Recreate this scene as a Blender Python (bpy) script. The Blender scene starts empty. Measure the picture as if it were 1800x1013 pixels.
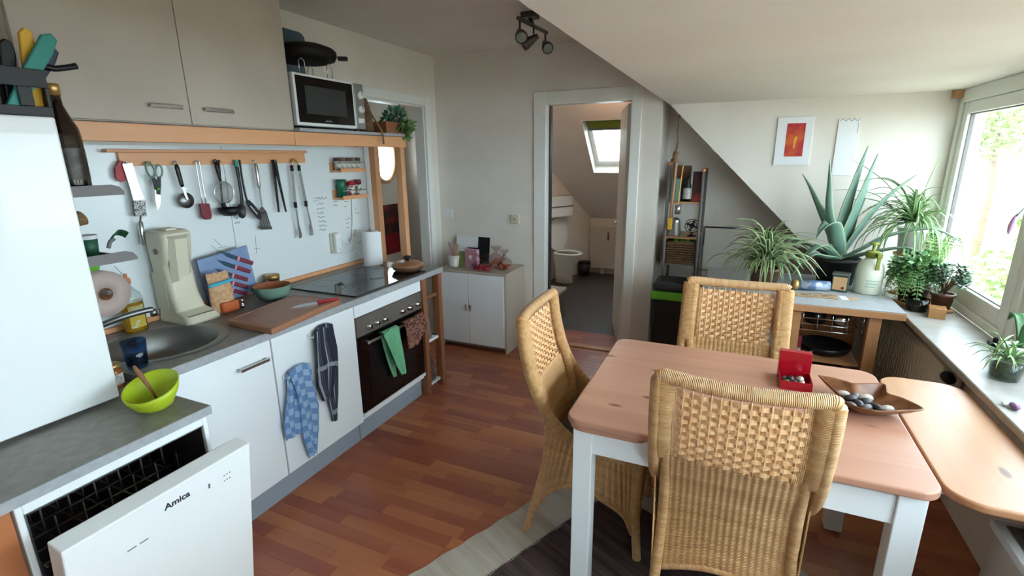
import bpy, bmesh, math, random
from math import sin, cos, pi, radians
from mathutils import Vector, Matrix
scene = bpy.context.scene
col = scene.collection
# ------------------------------------------------------------------ camera
cam_d = bpy.data.cameras.new('camera'); cam = bpy.data.objects.new('camera', cam_d); col.objects.link(cam)
YAW, PITCH, ROLL, FPX = -0.425429791, 0.258019556, -0.0112164858, 871.83813
fw = Vector((sin(YAW)*cos(PITCH), cos(YAW)*cos(PITCH), -sin(PITCH)))
rt = Vector((cos(YAW), -sin(YAW), 0)); up = rt.cross(fw)
r2 = cos(ROLL)*rt + sin(ROLL)*up; u2 = -sin(ROLL)*rt + cos(ROLL)*up
cam.matrix_world = Matrix(((r2.x, u2.x, -fw.x, 2.45), (r2.y, u2.y, -fw.y, 0), (r2.z, u2.z, -fw.z, 1.62), (0, 0, 0, 1)))
cam_d.sensor_fit = 'HORIZONTAL'; cam_d.sensor_width = 36; cam_d.lens = 36*FPX/1800
cam_d.clip_start = .02; cam_d.clip_end = 200
scene.camera = cam
# ------------------------------------------------------------------ world, light, exposure
scene.view_settings.view_transform = 'Standard'; scene.view_settings.look = 'None'
scene.view_settings.gamma = 1; scene.view_settings.use_curve_mapping = False
scene.view_settings.exposure = EXPO = 0.98
w = bpy.data.worlds.new('sky'); scene.world = w; w.use_nodes = True
bg = w.node_tree.nodes['Background']; bg.inputs[0].default_value = (.75, .885, 1, 1); bg.inputs[1].default_value = 7.5
# ------------------------------------------------------------------ helpers
def lin(c):
    return tuple(((v/255)/12.92 if v/255 <= .04045 else ((v/255+.055)/1.055)**2.4) for v in c)
MATS = {}
def nn(t, typ, x=0, y=0, **k):
    n = t.nodes.new(typ); n.location = (x, y)
    for a, b in k.items(): setattr(n, a, b)
    return n
def M(name, c, rough=.5, metal=0, c2=None, nscale=8, stretch=(1, 1, 1), bump=0, bscale=60, spec=.5, trans=0, ior=1.45, emit=0, coat=0, alpha=1, sheen=0, detail=3, uv=False, lo=.35, hi=.65):
    m = bpy.data.materials.new(name); m.use_nodes = True; t = m.node_tree
    b = t.nodes['Principled BSDF']
    b.inputs['Base Color'].default_value = (*lin(c), 1); b.inputs['Roughness'].default_value = rough
    b.inputs['Metallic'].default_value = metal; b.inputs['Specular IOR Level'].default_value = spec
    b.inputs['IOR'].default_value = ior; b.inputs['Transmission Weight'].default_value = trans
    b.inputs['Coat Weight'].default_value = coat; b.inputs['Alpha'].default_value = alpha
    b.inputs['Sheen Weight'].default_value = sheen
    if emit: b.inputs['Emission Color'].default_value = (*lin(c), 1); b.inputs['Emission Strength'].default_value = emit
    if c2 or bump:
        tc = nn(t, 'ShaderNodeTexCoord', -900); mp = nn(t, 'ShaderNodeMapping', -700)
        mp.inputs['Scale'].default_value = stretch
        t.links.new(tc.outputs['UV' if uv else 'Object'], mp.inputs[0])
        if c2:
            n = nn(t, 'ShaderNodeTexNoise', -500); n.inputs['Scale'].default_value = nscale; n.inputs['Detail'].default_value = detail
            r = nn(t, 'ShaderNodeValToRGB', -300)
            r.color_ramp.elements[0].position = lo; r.color_ramp.elements[1].position = hi
            r.color_ramp.elements[0].color = (*lin(c), 1); r.color_ramp.elements[1].color = (*lin(c2), 1)
            t.links.new(mp.outputs[0], n.inputs['Vector']); t.links.new(n.outputs['Fac'], r.inputs[0]); t.links.new(r.outputs[0], b.inputs['Base Color'])
        if bump:
            n2 = nn(t, 'ShaderNodeTexNoise', -500, -300); n2.inputs['Scale'].default_value = bscale; n2.inputs['Detail'].default_value = 4
            bp = nn(t, 'ShaderNodeBump', -200, -300); bp.inputs['Strength'].default_value = bump; bp.inputs['Distance'].default_value = .01
            t.links.new(mp.outputs[0], n2.inputs['Vector']); t.links.new(n2.outputs['Fac'], bp.inputs['Height']); t.links.new(bp.outputs[0], b.inputs['Normal'])
    MATS[name] = m
    return m
class MB:
    """collects shapes in world (or local) coordinates, builds one mesh object"""
    def __init__(s): s.v = []; s.f = []; s.uv = []; s.sm = []
    def add(s, vs, fs, uvs=None, smooth=False):
        o = len(s.v); s.v += [tuple(p) for p in vs]
        for i, f in enumerate(fs):
            s.f.append(tuple(k+o for k in f)); s.sm.append(smooth)
            s.uv.append(uvs[i] if uvs else [(0, 0)]*len(f))
        return s
    def box(s, x0, x1, y0, y1, z0, z1, rot=None, piv=None, bev=0):
        if x0 > x1: x0, x1 = x1, x0
        if y0 > y1: y0, y1 = y1, y0
        if z0 > z1: z0, z1 = z1, z0
        if bev:
            bm = bmesh.new(); bmesh.ops.create_cube(bm, size=1)
            for v in bm.verts: v.co = ((x0+x1)/2+v.co.x*(x1-x0), (y0+y1)/2+v.co.y*(y1-y0), (z0+z1)/2+v.co.z*(z1-z0))
            bmesh.ops.bevel(bm, geom=list(bm.edges), offset=min(bev, .45*min(x1-x0, y1-y0, z1-z0)), segments=3, profile=.5, affect='EDGES')
            bm.verts.index_update(); vs = [v.co.copy() for v in bm.verts]; fs = [[v.index for v in f.verts] for f in bm.faces]; bm.free()
        else:
            vs = [Vector(p) for p in ((x0, y0, z0), (x1, y0, z0), (x1, y1, z0), (x0, y1, z0), (x0, y0, z1), (x1, y0, z1), (x1, y1, z1), (x0, y1, z1))]
            fs = [(0, 3, 2, 1), (4, 5, 6, 7), (0, 1, 5, 4), (1, 2, 6, 5), (2, 3, 7, 6), (3, 0, 4, 7)]
        if rot is not None:
            c = Vector(piv) if piv else Vector(((x0+x1)/2, (y0+y1)/2, (z0+z1)/2))
            vs = [c+rot@(v-c) for v in vs]
        return s.add(vs, fs)
    def lathe(s, prof, c=(0, 0, 0), n=32, axis='z', sx=1, sy=1, rot=None, caps=True):
        vs = []; fs = []; k = len(prof)
        for i in range(n):
            a = 2*pi*i/n
            for r, h in prof:
                p = Vector((r*cos(a)*sx, r*sin(a)*sy, h))
                if axis == 'x': p = Vector((p.z, p.x, p.y))
                elif axis == 'y': p = Vector((p.y, p.z, p.x))
                if rot is not None: p = rot@p
                vs.append(p+Vector(c))
        for i in range(n):
            j = (i+1) % n
            for q in range(k-1): fs.append((i*k+q, j*k+q, j*k+q+1, i*k+q+1))
        if caps:
            if prof[0][0] > 1e-6: fs.append(tuple(i*k for i in range(n))[::-1])
            if prof[-1][0] > 1e-6: fs.append(tuple(i*k+k-1 for i in range(n)))
        return s.add(vs, fs, smooth=True)
    def tube(s, pts, r, n=10, closed=False, flat=1, upv=None, caps=True):
        pts = [Vector(p) for p in pts]; m = len(pts)
        rs = r if isinstance(r, (list, tuple)) else [r]*m
        vs = []; L = [0]
        for i in range(1, m): L.append(L[-1]+(pts[i]-pts[i-1]).length)
        ref = Vector(upv) if upv else None; prev = None
        for i in range(m):
            a = pts[i-1] if (i > 0 or closed) else pts[i]; b = pts[(i+1) % m] if (i < m-1 or closed) else pts[i]
            t = (b-a).normalized()
            if prev is None:
                u = ref or (Vector((0, 0, 1)) if abs(t.z) < .9 else Vector((1, 0, 0)))
            else: u = ref or prev
            u = (u-t*u.dot(t)); u = u.normalized() if u.length > 1e-6 else t.orthogonal().normalized()
            prev = u; w_ = t.cross(u)
            for k in range(n):
                an = 2*pi*k/n; vs.append(pts[i]+(u*cos(an)*flat+w_*sin(an))*rs[i])
        fs = []; uvs = []
        for i in range(m if closed else m-1):
            j = (i+1) % m
            for k in range(n):
                k2 = (k+1) % n; fs.append((i*n+k, i*n+k2, j*n+k2, j*n+k))
                lj = L[j] if j > i else L[i]+.01
                uvs.append([(k/n, L[i]), ((k+1)/n, L[i]), ((k+1)/n, lj), (k/n, lj)])
        if not closed and caps:
            fs.append(tuple(range(n))[::-1]); uvs.append([(0, 0)]*n)
            fs.append(tuple((m-1)*n+k for k in range(n))); uvs.append([(0, L[-1])]*n)
        return s.add(vs, fs, uvs, True)
    def prism(s, out, a, b, plane='xy', rot=None, piv=(0, 0, 0)):
        """polygon outline extruded from a to b; plane gives the two outline axes"""
        def P(p, h):
            d = {'xy': (p[0], p[1], h), 'yz': (h, p[0], p[1]), 'xz': (p[0], h, p[1])}[plane]; v = Vector(d)
            return Vector(piv)+rot@(v-Vector(piv)) if rot is not None else v
        n = len(out); vs = [P(p, a) for p in out]+[P(p, b) for p in out]
        fs = [tuple(range(n))[::-1], tuple(range(n, 2*n))]+[(i, (i+1) % n, n+(i+1) % n, n+i) for i in range(n)]
        return s.add(vs, fs)
    def grid(s, fn, nu, nv, thick=0, smooth=True, uvs=None):
        """surface fn(u,v)->point, u,v in 0..1; optional thickness along the normal"""
        P = [[Vector(fn(i/nu, j/nv)) for j in range(nv+1)] for i in range(nu+1)]
        def add(Q, flip):
            vs = [p for r in Q for p in r]; fs = []; uv = []
            for i in range(nu):
                for j in range(nv):
                    f = [i*(nv+1)+j, (i+1)*(nv+1)+j, (i+1)*(nv+1)+j+1, i*(nv+1)+j+1]
                    g = [(i/nu, j/nv), ((i+1)/nu, j/nv), ((i+1)/nu, (j+1)/nv), (i/nu, (j+1)/nv)]
                    if uvs: g = [(a*uvs[0], b*uvs[1]) for a, b in g]
                    if flip: f = f[::-1]; g = g[::-1]
                    fs.append(tuple(f)); uv.append(g)
            s.add(vs, fs, uv, smooth)
        add(P, False)
        if thick:
            Q = [[None]*(nv+1) for _ in range(nu+1)]
            for i in range(nu+1):
                for j in range(nv+1):
                    du = P[min(i+1, nu)][j]-P[max(i-1, 0)][j]; dv = P[i][min(j+1, nv)]-P[i][max(j-1, 0)]
                    nrm = du.cross(dv); nrm = nrm.normalized() if nrm.length > 1e-9 else Vector((0, 0, 1))
                    Q[i][j] = P[i][j]-nrm*thick
            add(Q, True)
            ed = [(i, 0) for i in range(nu+1)]+[(nu, j) for j in range(1, nv+1)]+[(i, nv) for i in range(nu-1, -1, -1)]+[(0, j) for j in range(nv-1, 0, -1)]
            n = len(ed); vs = [P[a][b] for a, b in ed]+[Q[a][b] for a, b in ed]
            s.add(vs, [(i, n+i, n+(i+1) % n, (i+1) % n) for i in range(n)], None, smooth)
        return s
    def build(s, name, mat, parent=None, origin=None, kind=None):
        o0 = Vector(origin) if origin is not None else (ORIG.get(parent.name, Vector()) if parent else Vector())
        me = bpy.data.meshes.new(name); me.from_pydata([tuple(Vector(p)-o0) for p in s.v], [], s.f)
        ul = me.uv_layers.new(name='UVMap'); k = 0
        flat = [c for f in s.uv for c in f]
        for i, c in enumerate(flat): ul.data[i].uv = c
        me.polygons.foreach_set('use_smooth', s.sm)
        me.materials.append(MATS[mat] if isinstance(mat, str) else mat); me.update()
        o = bpy.data.objects.new(name, me); col.objects.link(o)
        if parent: o.parent = parent; ORIG[o.name] = o0
        else: o.location = o0; ORIG[o.name] = o0
        if kind: o['kind'] = kind
        return o
ORIG = {}
def thing(name, label, cat, loc=(0, 0, 0), group=None):
    o = bpy.data.objects.new(name, None); col.objects.link(o); o.location = loc; o.empty_display_size = .05
    ORIG[o.name] = Vector(loc); o['label'] = label; o['category'] = cat
    if group: o['group'] = group
    return o
def tag(o, label, cat, group=None, kind=None):
    o['label'] = label; o['category'] = cat
    if group: o['group'] = group
    if kind: o['kind'] = kind
    return o
def struct(name, mb, mat, label=None):
    o = mb.build(name, mat); o['kind'] = 'structure'
    if label: o['label'] = label
    return o
def copy_tree(o, parent=None):
    c = o.copy(); col.objects.link(c); c.parent = parent
    for ch in list(o.children): copy_tree(ch, c)
    return c
def smooth_path(pts, n=8):
    """Catmull-Rom through points"""
    P = [Vector(p) for p in pts]; P = [P[0]*2-P[1]]+P+[P[-1]*2-P[-2]]; out = []
    for i in range(1, len(P)-2):
        for k in range(n):
            t = k/n; a, b, c, d = P[i-1:i+3]
            out.append(.5*((2*b)+(c-a)*t+(2*a-5*b+4*c-d)*t*t+(3*b-a-3*c+d)*t**3))
    out.append(P[-2]); return out
def rrect(x0, x1, y0, y1, r, n=5):
    o = []
    for cx, cy, a0 in ((x1-r, y1-r, 0), (x0+r, y1-r, 90), (x0+r, y0+r, 180), (x1-r, y0+r, 270)):
        for k in range(n+1):
            a = radians(a0+90*k/n); o.append((cx+r*cos(a), cy+r*sin(a)))
    return o
def soft(o, w=.004, seg=2):
    m = o.modifiers.new('bevel', 'BEVEL'); m.width = w; m.segments = seg; m.limit_method = 'ANGLE'; m.angle_limit = radians(40); return o
def text_mesh(name, txt, size, mat, parent, loc, xdir, ydir, depth=.0006, origin=None, bold=0):
    cu = bpy.data.curves.new(name, 'FONT'); cu.body = txt; cu.size = size; cu.extrude = depth; cu.offset = bold; cu.align_x = 'CENTER'; cu.align_y = 'CENTER'
    to = bpy.data.objects.new(name, cu); col.objects.link(to)
    me = bpy.data.meshes.new_from_object(to.evaluated_get(bpy.context.evaluated_depsgraph_get()))
    bpy.data.objects.remove(to); X = Vector(xdir).normalized(); Y = Vector(ydir).normalized(); Z = X.cross(Y)
    o0 = ORIG.get(parent.name, Vector()) if parent else Vector(loc)
    for v in me.vertices: v.co = Vector(loc)+X*v.co.x+Y*v.co.y+Z*v.co.z-o0
    me.name = name; me.materials.clear(); me.materials.append(MATS[mat])
    o = bpy.data.objects.new(name, me); col.objects.link(o); o.parent = parent
    if not parent: o.location = o0
    return o
RZ = lambda d: Matrix.Rotation(radians(d), 3, 'Z')
RX = lambda d: Matrix.Rotation(radians(d), 3, 'X')
RY = lambda d: Matrix.Rotation(radians(d), 3, 'Y')
# ------------------------------------------------------------------ materials
M('sill_stone', (176, 172, 166), .3, c2=(160, 156, 150), nscale=14)
M('wall_white', (226, 219, 209), .85, c2=(231, 225, 216), nscale=3, bump=.08, bscale=180)
M('wall_cream', (226, 219, 209), .85, c2=(231, 225, 216), nscale=3)
M('bath_paint', (226, 219, 209), .8, c2=(231, 225, 216), nscale=3)
M('ceiling_paint', (226, 219, 209), .9, c2=(231, 225, 216), nscale=2, bump=.05, bscale=150)
M('trim_white', (232, 232, 226), .4)
M('white_lacquer', (238, 242, 244), .32, spec=.5)
M('white_enamel', (238, 241, 240), .28, spec=.6, coat=.3)
M('white_plastic', (228, 230, 228), .4)
M('grey_kick', (150, 160, 170), .5)
M('worktop_grey', (138, 134, 128), .38, c2=(122, 118, 112), nscale=30, bump=.03, bscale=200)
M('worktop_edge', (168, 170, 172), .4, c2=(156, 158, 160), nscale=40)
M('door_taupe', (196, 186, 172), .55, c2=(178, 168, 155), nscale=2.2, detail=6, bump=.03, bscale=40, lo=.3, hi=.7)
M('whiteboard', (222, 228, 228), .22, spec=.6)
M('steel', (190, 190, 188), .28, 1)
M('brushed', (150, 150, 148), .42, 1)
M('dark_steel', (98, 96, 94), .4, .9)
M('chrome', (210, 210, 208), .12, 1)
M('black_glass', (10, 11, 13), .06, spec=.6)
M('black_plastic', (18, 18, 20), .42)
M('black_soft', (14, 14, 17), .7)
M('charcoal', (48, 50, 52), .5)
M('grey_plastic', (112, 108, 106), .5)
M('ink', (40, 44, 52), .7)
M('cream_plastic', (212, 206, 182), .42, c2=(206, 199, 174), nscale=4)
M('paper_white', (232, 234, 236), .8)
M('paper_roll', (176, 156, 148), .85)
M('lime', (176, 196, 40), .42)
M('lime_bright', (96, 170, 44), .5)
M('red_plastic', (170, 28, 40), .4)
M('dark_red', (122, 36, 48), .5)
M('red_gloss', (176, 12, 34), .18, trans=.25, spec=.6)
M('yellow', (222, 172, 52), .45)
M('teal', (52, 142, 132), .45)
M('navy', (38, 48, 74), .45)
M('green_dark', (34, 84, 60), .5)
M('gold', (196, 158, 96), .35, .7)
M('bottle_glass', (30, 18, 12), .08, spec=.6, coat=.5)
M('label_paper', (210, 206, 196), .7, c2=(150, 146, 140), nscale=60)
M('terracotta', (176, 108, 74), .55, c2=(160, 96, 66), nscale=20)
M('sage', (118, 150, 134), .4)
M('clay_pot', (160, 116, 84), .35, c2=(142, 100, 72), nscale=10)
M('rubber', (30, 30, 30), .8)
M('wicker', (132, 104, 76), .8, c2=(96, 72, 50), nscale=70, bump=.6, bscale=120)
M('brown_card', (134, 92, 60), .8)
M('cardboard_print', (176, 146, 112), .8, c2=(120, 90, 70), nscale=26, stretch=(1, 2.2, 1), lo=.48, hi=.56)
M('rope', (140, 110, 78), .9, c2=(112, 84, 58), nscale=160)
M('leaf_dark', (44, 84, 46), .45, c2=(66, 110, 58), nscale=22)
M('leaf_fern', (72, 112, 60), .5, c2=(104, 142, 84), nscale=26)
M('leaf_asparagus', (134, 168, 98), .55)
M('leaf_jade', (70, 98, 74), .3, c2=(108, 132, 104), nscale=40)
M('leaf_round', (46, 96, 40), .35)
M('soil', (52, 38, 28), .95)
M('pot_black', (26, 26, 28), .5)
M('pot_brown', (92, 62, 46), .5)
M('pot_white', (224, 224, 218), .4)
M('ceramic', (226, 222, 214), .14, spec=.6)
M('radiator_white', (206, 200, 188), .4)
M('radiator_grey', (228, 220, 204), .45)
M('tile_dark', (58, 52, 50), .45, c2=(66, 60, 58), nscale=10)
M('pink', (214, 150, 160), .6)
M('purple', (128, 92, 132), .5)
M('box_pink', (206, 160, 186), .5)
M('candy_red', (168, 40, 56), .4)
M('candy_orange', (190, 110, 82), .5)
M('blue_box', (48, 112, 150), .5, c2=(140, 170, 184), nscale=14, lo=.55, hi=.6)
M('can_blue', (96, 120, 156), .35, .2, c2=(168, 176, 188), nscale=24, lo=.5, hi=.58)
M('tin_green', (40, 76, 66), .35)
M('tin_cream', (196, 156, 112), .6)
M('blue_steel', (126, 148, 184), .45, c2=(118, 140, 176), nscale=20)
M('board_blue', (80, 100, 112), .5)
M('blade', (64, 92, 112), .3, .6)
M('knife_pink', (122, 46, 64), .45)
M('flakes', (206, 168, 128), .7, c2=(186, 140, 98), nscale=60)
M('bag_orange', (190, 96, 48), .4)
M('clip_blue', (60, 168, 196), .4)
M('spice_green', (24, 120, 86), .4, c2=(16, 84, 62), nscale=30)
M('spice_card', (206, 204, 190), .6, c2=(120, 124, 116), nscale=50, lo=.5, hi=.62)
M('cushion', (58, 54, 52), .95, sheen=.3)
M('stone_grey', (120, 116, 112), .5, c2=(70, 66, 70), nscale=30)
M('stone_dark', (44, 40, 44), .4)
M('stone_pale', (190, 178, 168), .5, c2=(150, 136, 130), nscale=40)
M('bead_silver', (196, 194, 186), .2, .8)
M('bead_green', (70, 110, 74), .25)
M('leafbowl_wood', (108, 66, 40), .35, c2=(138, 90, 56), nscale=12, stretch=(1, 4, 1), lo=.4, hi=.75)
M('orchid', (190, 150, 184), .5)
M('art_orange', (206, 96, 44), .7, c2=(176, 44, 52), nscale=9, lo=.42, hi=.58)
M('art_yellow', (224, 168, 80), .7)
M('chili', (56, 26, 22), .6, c2=(140, 40, 30), nscale=9, lo=.5, hi=.62)
M('deep_red', (136, 16, 34), .7)
M('sprayer_milk', (226, 230, 210), .3, trans=.1)
M('olive_plastic', (128, 136, 52), .4)
M('green_print', (120, 176, 160), .5)
M('towel_green', (128, 198, 154), .95, c2=(104, 176, 130), nscale=120, bump=.5, bscale=160)
M('towel_brown', (150, 100, 84), .95, c2=(52, 34, 34), nscale=75, bump=.5, bscale=140, lo=.45, hi=.6)
M('foliage_out', (140, 156, 98), .8)
M('lawn', (160, 146, 132), .95, c2=(146, 138, 118), nscale=.6)
M('bark', (110, 92, 74), .9)
M('detergent', (226, 164, 24), .12, trans=.55, ior=1.35)
M('cork_orange', (206, 130, 90), .6)
M('honey', (150, 84, 24), .2)
M('alu_foil', (176, 178, 176), .3, .8)
M('mortar_dark', (34, 26, 24), .9)
# glass that lets light straight through
def thin_glass(name, c, refl=.08, a=.95):
    m = bpy.data.materials.new(name); m.use_nodes = True; t = m.node_tree; t.nodes.clear()
    o = nn(t, 'ShaderNodeOutputMaterial', 400); mx = nn(t, 'ShaderNodeMixShader', 200)
    tr = nn(t, 'ShaderNodeBsdfTransparent'); gl = nn(t, 'ShaderNodeBsdfGlossy', 0, -150)
    tr.inputs[0].default_value = (*lin(c), 1); gl.inputs['Roughness'].default_value = .03
    lw = nn(t, 'ShaderNodeLayerWeight', -300, 200); lw.inputs[0].default_value = .5
    pw_ = nn(t, 'ShaderNodeMath', -150, 200, operation='POWER'); pw_.inputs[1].default_value = 4; t.links.new(lw.outputs['Facing'], pw_.inputs[0])
    ma = nn(t, 'ShaderNodeMath', 0, 200, operation='MULTIPLY_ADD'); ma.inputs[1].default_value = .55; ma.inputs[2].default_value = refl*.5; t.links.new(pw_.outputs[0], ma.inputs[0])
    t.links.new(ma.outputs[0], mx.inputs[0]); t.links.new(tr.outputs[0], mx.inputs[1]); t.links.new(gl.outputs[0], mx.inputs[2]); t.links.new(mx.outputs[0], o.inputs[0])
    MATS[name] = m
thin_glass('window_glass', (250, 253, 252)); thin_glass('clear_glass', (232, 240, 238)); thin_glass('blue_glass', (150, 192, 222)); thin_glass('smoke_glass', (150, 150, 150))
thin_glass('cello', (236, 226, 226)); thin_glass('red_acrylic', (214, 40, 60))
def wood(name, c1, c2, axis, sc=1, knots=None, rough=.4, coat=0, island=False):
    """grain runs along axis; knots = colour of sparse oval knots"""
    m = bpy.data.materials.new(name); m.use_nodes = True; t = m.node_tree; b = t.nodes['Principled BSDF']
    b.inputs['Roughness'].default_value = rough; b.inputs['Coat Weight'].default_value = coat
    tc = nn(t, 'ShaderNodeTexCoord', -1200); mp = nn(t, 'ShaderNodeMapping', -1000)
    s = [14*sc]*3; s['xyz'.index(axis)] = 1.1*sc; mp.inputs['Scale'].default_value = s
    t.links.new(tc.outputs['Object'], mp.inputs[0])
    oi = nn(t, 'ShaderNodeObjectInfo', -1200, 300); ge = nn(t, 'ShaderNodeNewGeometry', -1200, 500)
    sm = nn(t, 'ShaderNodeMath', -1000, 300, operation='ADD'); t.links.new(oi.outputs['Random'], sm.inputs[0])
    if island: t.links.new(ge.outputs['Random Per Island'], sm.inputs[1])
    else: sm.inputs[1].default_value = 0
    fr = nn(t, 'ShaderNodeMath', -850, 300, operation='FRACT'); t.links.new(sm.outputs[0], fr.inputs[0])
    n = nn(t, 'ShaderNodeTexNoise', -800, noise_dimensions='4D'); n.inputs['Scale'].default_value = 1; n.inputs['Detail'].default_value = 5; n.inputs['Distortion'].default_value = .6
    mw = nn(t, 'ShaderNodeMath', -820, 150, operation='MULTIPLY'); mw.inputs[1].default_value = 37; t.links.new(fr.outputs[0], mw.inputs[0]); t.links.new(mw.outputs[0], n.inputs['W'])
    t.links.new(mp.outputs[0], n.inputs['Vector'])
    r = nn(t, 'ShaderNodeValToRGB', -500); r.color_ramp.elements[0].position = .3; r.color_ramp.elements[1].position = .7
    r.color_ramp.elements[0].color = (*lin(c1), 1); r.color_ramp.elements[1].color = (*lin(c2), 1)
    t.links.new(n.outputs['Fac'], r.inputs[0]); out = r.outputs[0]
    if island:
        hs = nn(t, 'ShaderNodeHueSaturation', -250); mr = nn(t, 'ShaderNodeMapRange', -450, 300); mr.inputs['To Min'].default_value = .74; mr.inputs['To Max'].default_value = 1.2
        t.links.new(fr.outputs[0], mr.inputs[0]); t.links.new(mr.outputs[0], hs.inputs['Value']); t.links.new(out, hs.inputs['Color'])
        m2 = nn(t, 'ShaderNodeMapRange', -450, 520); m2.inputs['To Min'].default_value = .488; m2.inputs['To Max'].default_value = .51
        t.links.new(fr.outputs[0], m2.inputs[0]); t.links.new(m2.outputs[0], hs.inputs['Hue']); out = hs.outputs[0]
    if knots:
        mk = nn(t, 'ShaderNodeMapping', -1000, -300); s = [11.5]*3; s['xyz'.index(axis)] = 4.6; mk.inputs['Scale'].default_value = s
        t.links.new(tc.outputs['Object'], mk.inputs[0])
        vo = nn(t, 'ShaderNodeTexVoronoi', -800, -300); vo.inputs['Scale'].default_value = 1; t.links.new(mk.outputs[0], vo.inputs['Vector'])
        cr = nn(t, 'ShaderNodeValToRGB', -500, -300); cr.color_ramp.elements[0].position = .09; cr.color_ramp.elements[1].position = .17
        cr.color_ramp.elements[0].color = (1, 1, 1, 1); cr.color_ramp.elements[1].color = (0, 0, 0, 1)
        t.links.new(vo.outputs['Distance'], cr.inputs[0]); mx = nn(t, 'ShaderNodeMixRGB', -200); mx.inputs[2].default_value = (*lin(knots), 1)
        t.links.new(cr.outputs[0], mx.inputs[0]); t.links.new(out, mx.inputs[1]); out = mx.outputs[0]
    t.links.new(out, b.inputs['Base Color'])
    bp = nn(t, 'ShaderNodeBump', -200, -500); bp.inputs['Strength'].default_value = .06; bp.inputs['Distance'].default_value = .004
    t.links.new(n.outputs['Fac'], bp.inputs['Height']); t.links.new(bp.outputs[0], b.inputs['Normal'])
    MATS[name] = m; return m
wood('laminate', (158, 86, 56), (182, 112, 78), 'x', .7, None, .34, .08, True)
wood('beech_y', (214, 152, 104), (226, 170, 122), 'y')
wood('beech_z', (198, 142, 98), (214, 160, 116), 'z')
wood('pine_x', (176, 126, 104), (193, 144, 120), 'x', .8, (104, 62, 46), .35)
wood('pine_y', (174, 122, 86), (189, 140, 102), 'y', .8, (112, 74, 56), .35)
wood('board_wood', (152, 104, 78), (172, 122, 92), 'y', 1.4)
wood('oak_pale', (176, 164, 148), (192, 180, 164), 'z', .8)
wood('dark_wood_z', (128, 80, 52), (150, 98, 66), 'z')
wood('table_wood', (166, 116, 76), (182, 132, 90), 'x')
wood('post_orange', (176, 108, 66), (192, 124, 80), 'z')
wood('slat_wood', (170, 122, 76), (196, 148, 98), 'z')
# rattan: rings along the tube (uv.y in metres)
def rattan(name, c1, c2, ring, bumpd, var=26, across=None):
    m = bpy.data.materials.new(name); m.use_nodes = True; t = m.node_tree; b = t.nodes['Principled BSDF']; b.inputs['Roughness'].default_value = .42
    tc = nn(t, 'ShaderNodeTexCoord', -1200); sp = nn(t, 'ShaderNodeSeparateXYZ', -1000); t.links.new(tc.outputs['UV'], sp.inputs[0])
    mu = nn(t, 'ShaderNodeMath', -800, operation='MULTIPLY'); mu.inputs[1].default_value = 2*pi/ring; t.links.new(sp.outputs['Y'], mu.inputs[0])
    si = nn(t, 'ShaderNodeMath', -650, operation='SINE'); t.links.new(mu.outputs[0], si.inputs[0]); h = si.outputs[0]
    if across:
        m3 = nn(t, 'ShaderNodeMath', -800, -200, operation='MULTIPLY'); m3.inputs[1].default_value = pi/across; t.links.new(sp.outputs['X'], m3.inputs[0])
        s3 = nn(t, 'ShaderNodeMath', -650, -200, operation='SINE'); t.links.new(m3.outputs[0], s3.inputs[0])
        mm = nn(t, 'ShaderNodeMath', -500, -100, operation='MULTIPLY'); t.links.new(si.outputs[0], mm.inputs[0]); t.links.new(s3.outputs[0], mm.inputs[1]); h = mm.outputs[0]
    co = nn(t, 'ShaderNodeCombineXYZ', -800, 250); m2 = nn(t, 'ShaderNodeMath', -950, 250, operation='MULTIPLY'); m2.inputs[1].default_value = var; t.links.new(sp.outputs['Y'], m2.inputs[0]); t.links.new(m2.outputs[0], co.inputs[0]); t.links.new(sp.outputs['X'], co.inputs[1])
    n = nn(t, 'ShaderNodeTexNoise', -600, 250); n.inputs['Scale'].default_value = 1; n.inputs['Detail'].default_value = 4; t.links.new(co.outputs[0], n.inputs['Vector'])
    r = nn(t, 'ShaderNodeValToRGB', -400, 250); r.color_ramp.elements[0].position = .3; r.color_ramp.elements[1].position = .68
    r.color_ramp.elements[0].color = (*lin(c1), 1); r.color_ramp.elements[1].color = (*lin(c2), 1); t.links.new(n.outputs['Fac'], r.inputs[0])
    ml = nn(t, 'ShaderNodeMapRange', -400); ml.inputs['From Min'].default_value = -1; ml.inputs['To Min'].default_value = .62; t.links.new(h, ml.inputs[0])
    mx = nn(t, 'ShaderNodeMixRGB', -150, 150, blend_type='MULTIPLY'); mx.inputs[0].default_value = 0; t.links.new(r.outputs[0], mx.inputs[1]); t.links.new(ml.outputs[0], mx.inputs[2]); t.links.new(mx.outputs[0], b.inputs['Base Color'])
    bp = nn(t, 'ShaderNodeBump', -150, -200); bp.inputs['Strength'].default_value = .8; bp.inputs['Distance'].default_value = bumpd; t.links.new(h, bp.inputs['Height']); t.links.new(bp.outputs[0], b.inputs['Normal'])
    MATS[name] = m
rattan('rattan_wrap', (204, 148, 92), (232, 188, 134), .0052, .0018, 40)
rattan('rattan_fine', (198, 146, 94), (224, 180, 126), .0056, .002, 30, .022)
rattan('rattan_strip', (214, 160, 110), (236, 194, 144), .012, .0004, 30)
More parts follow.
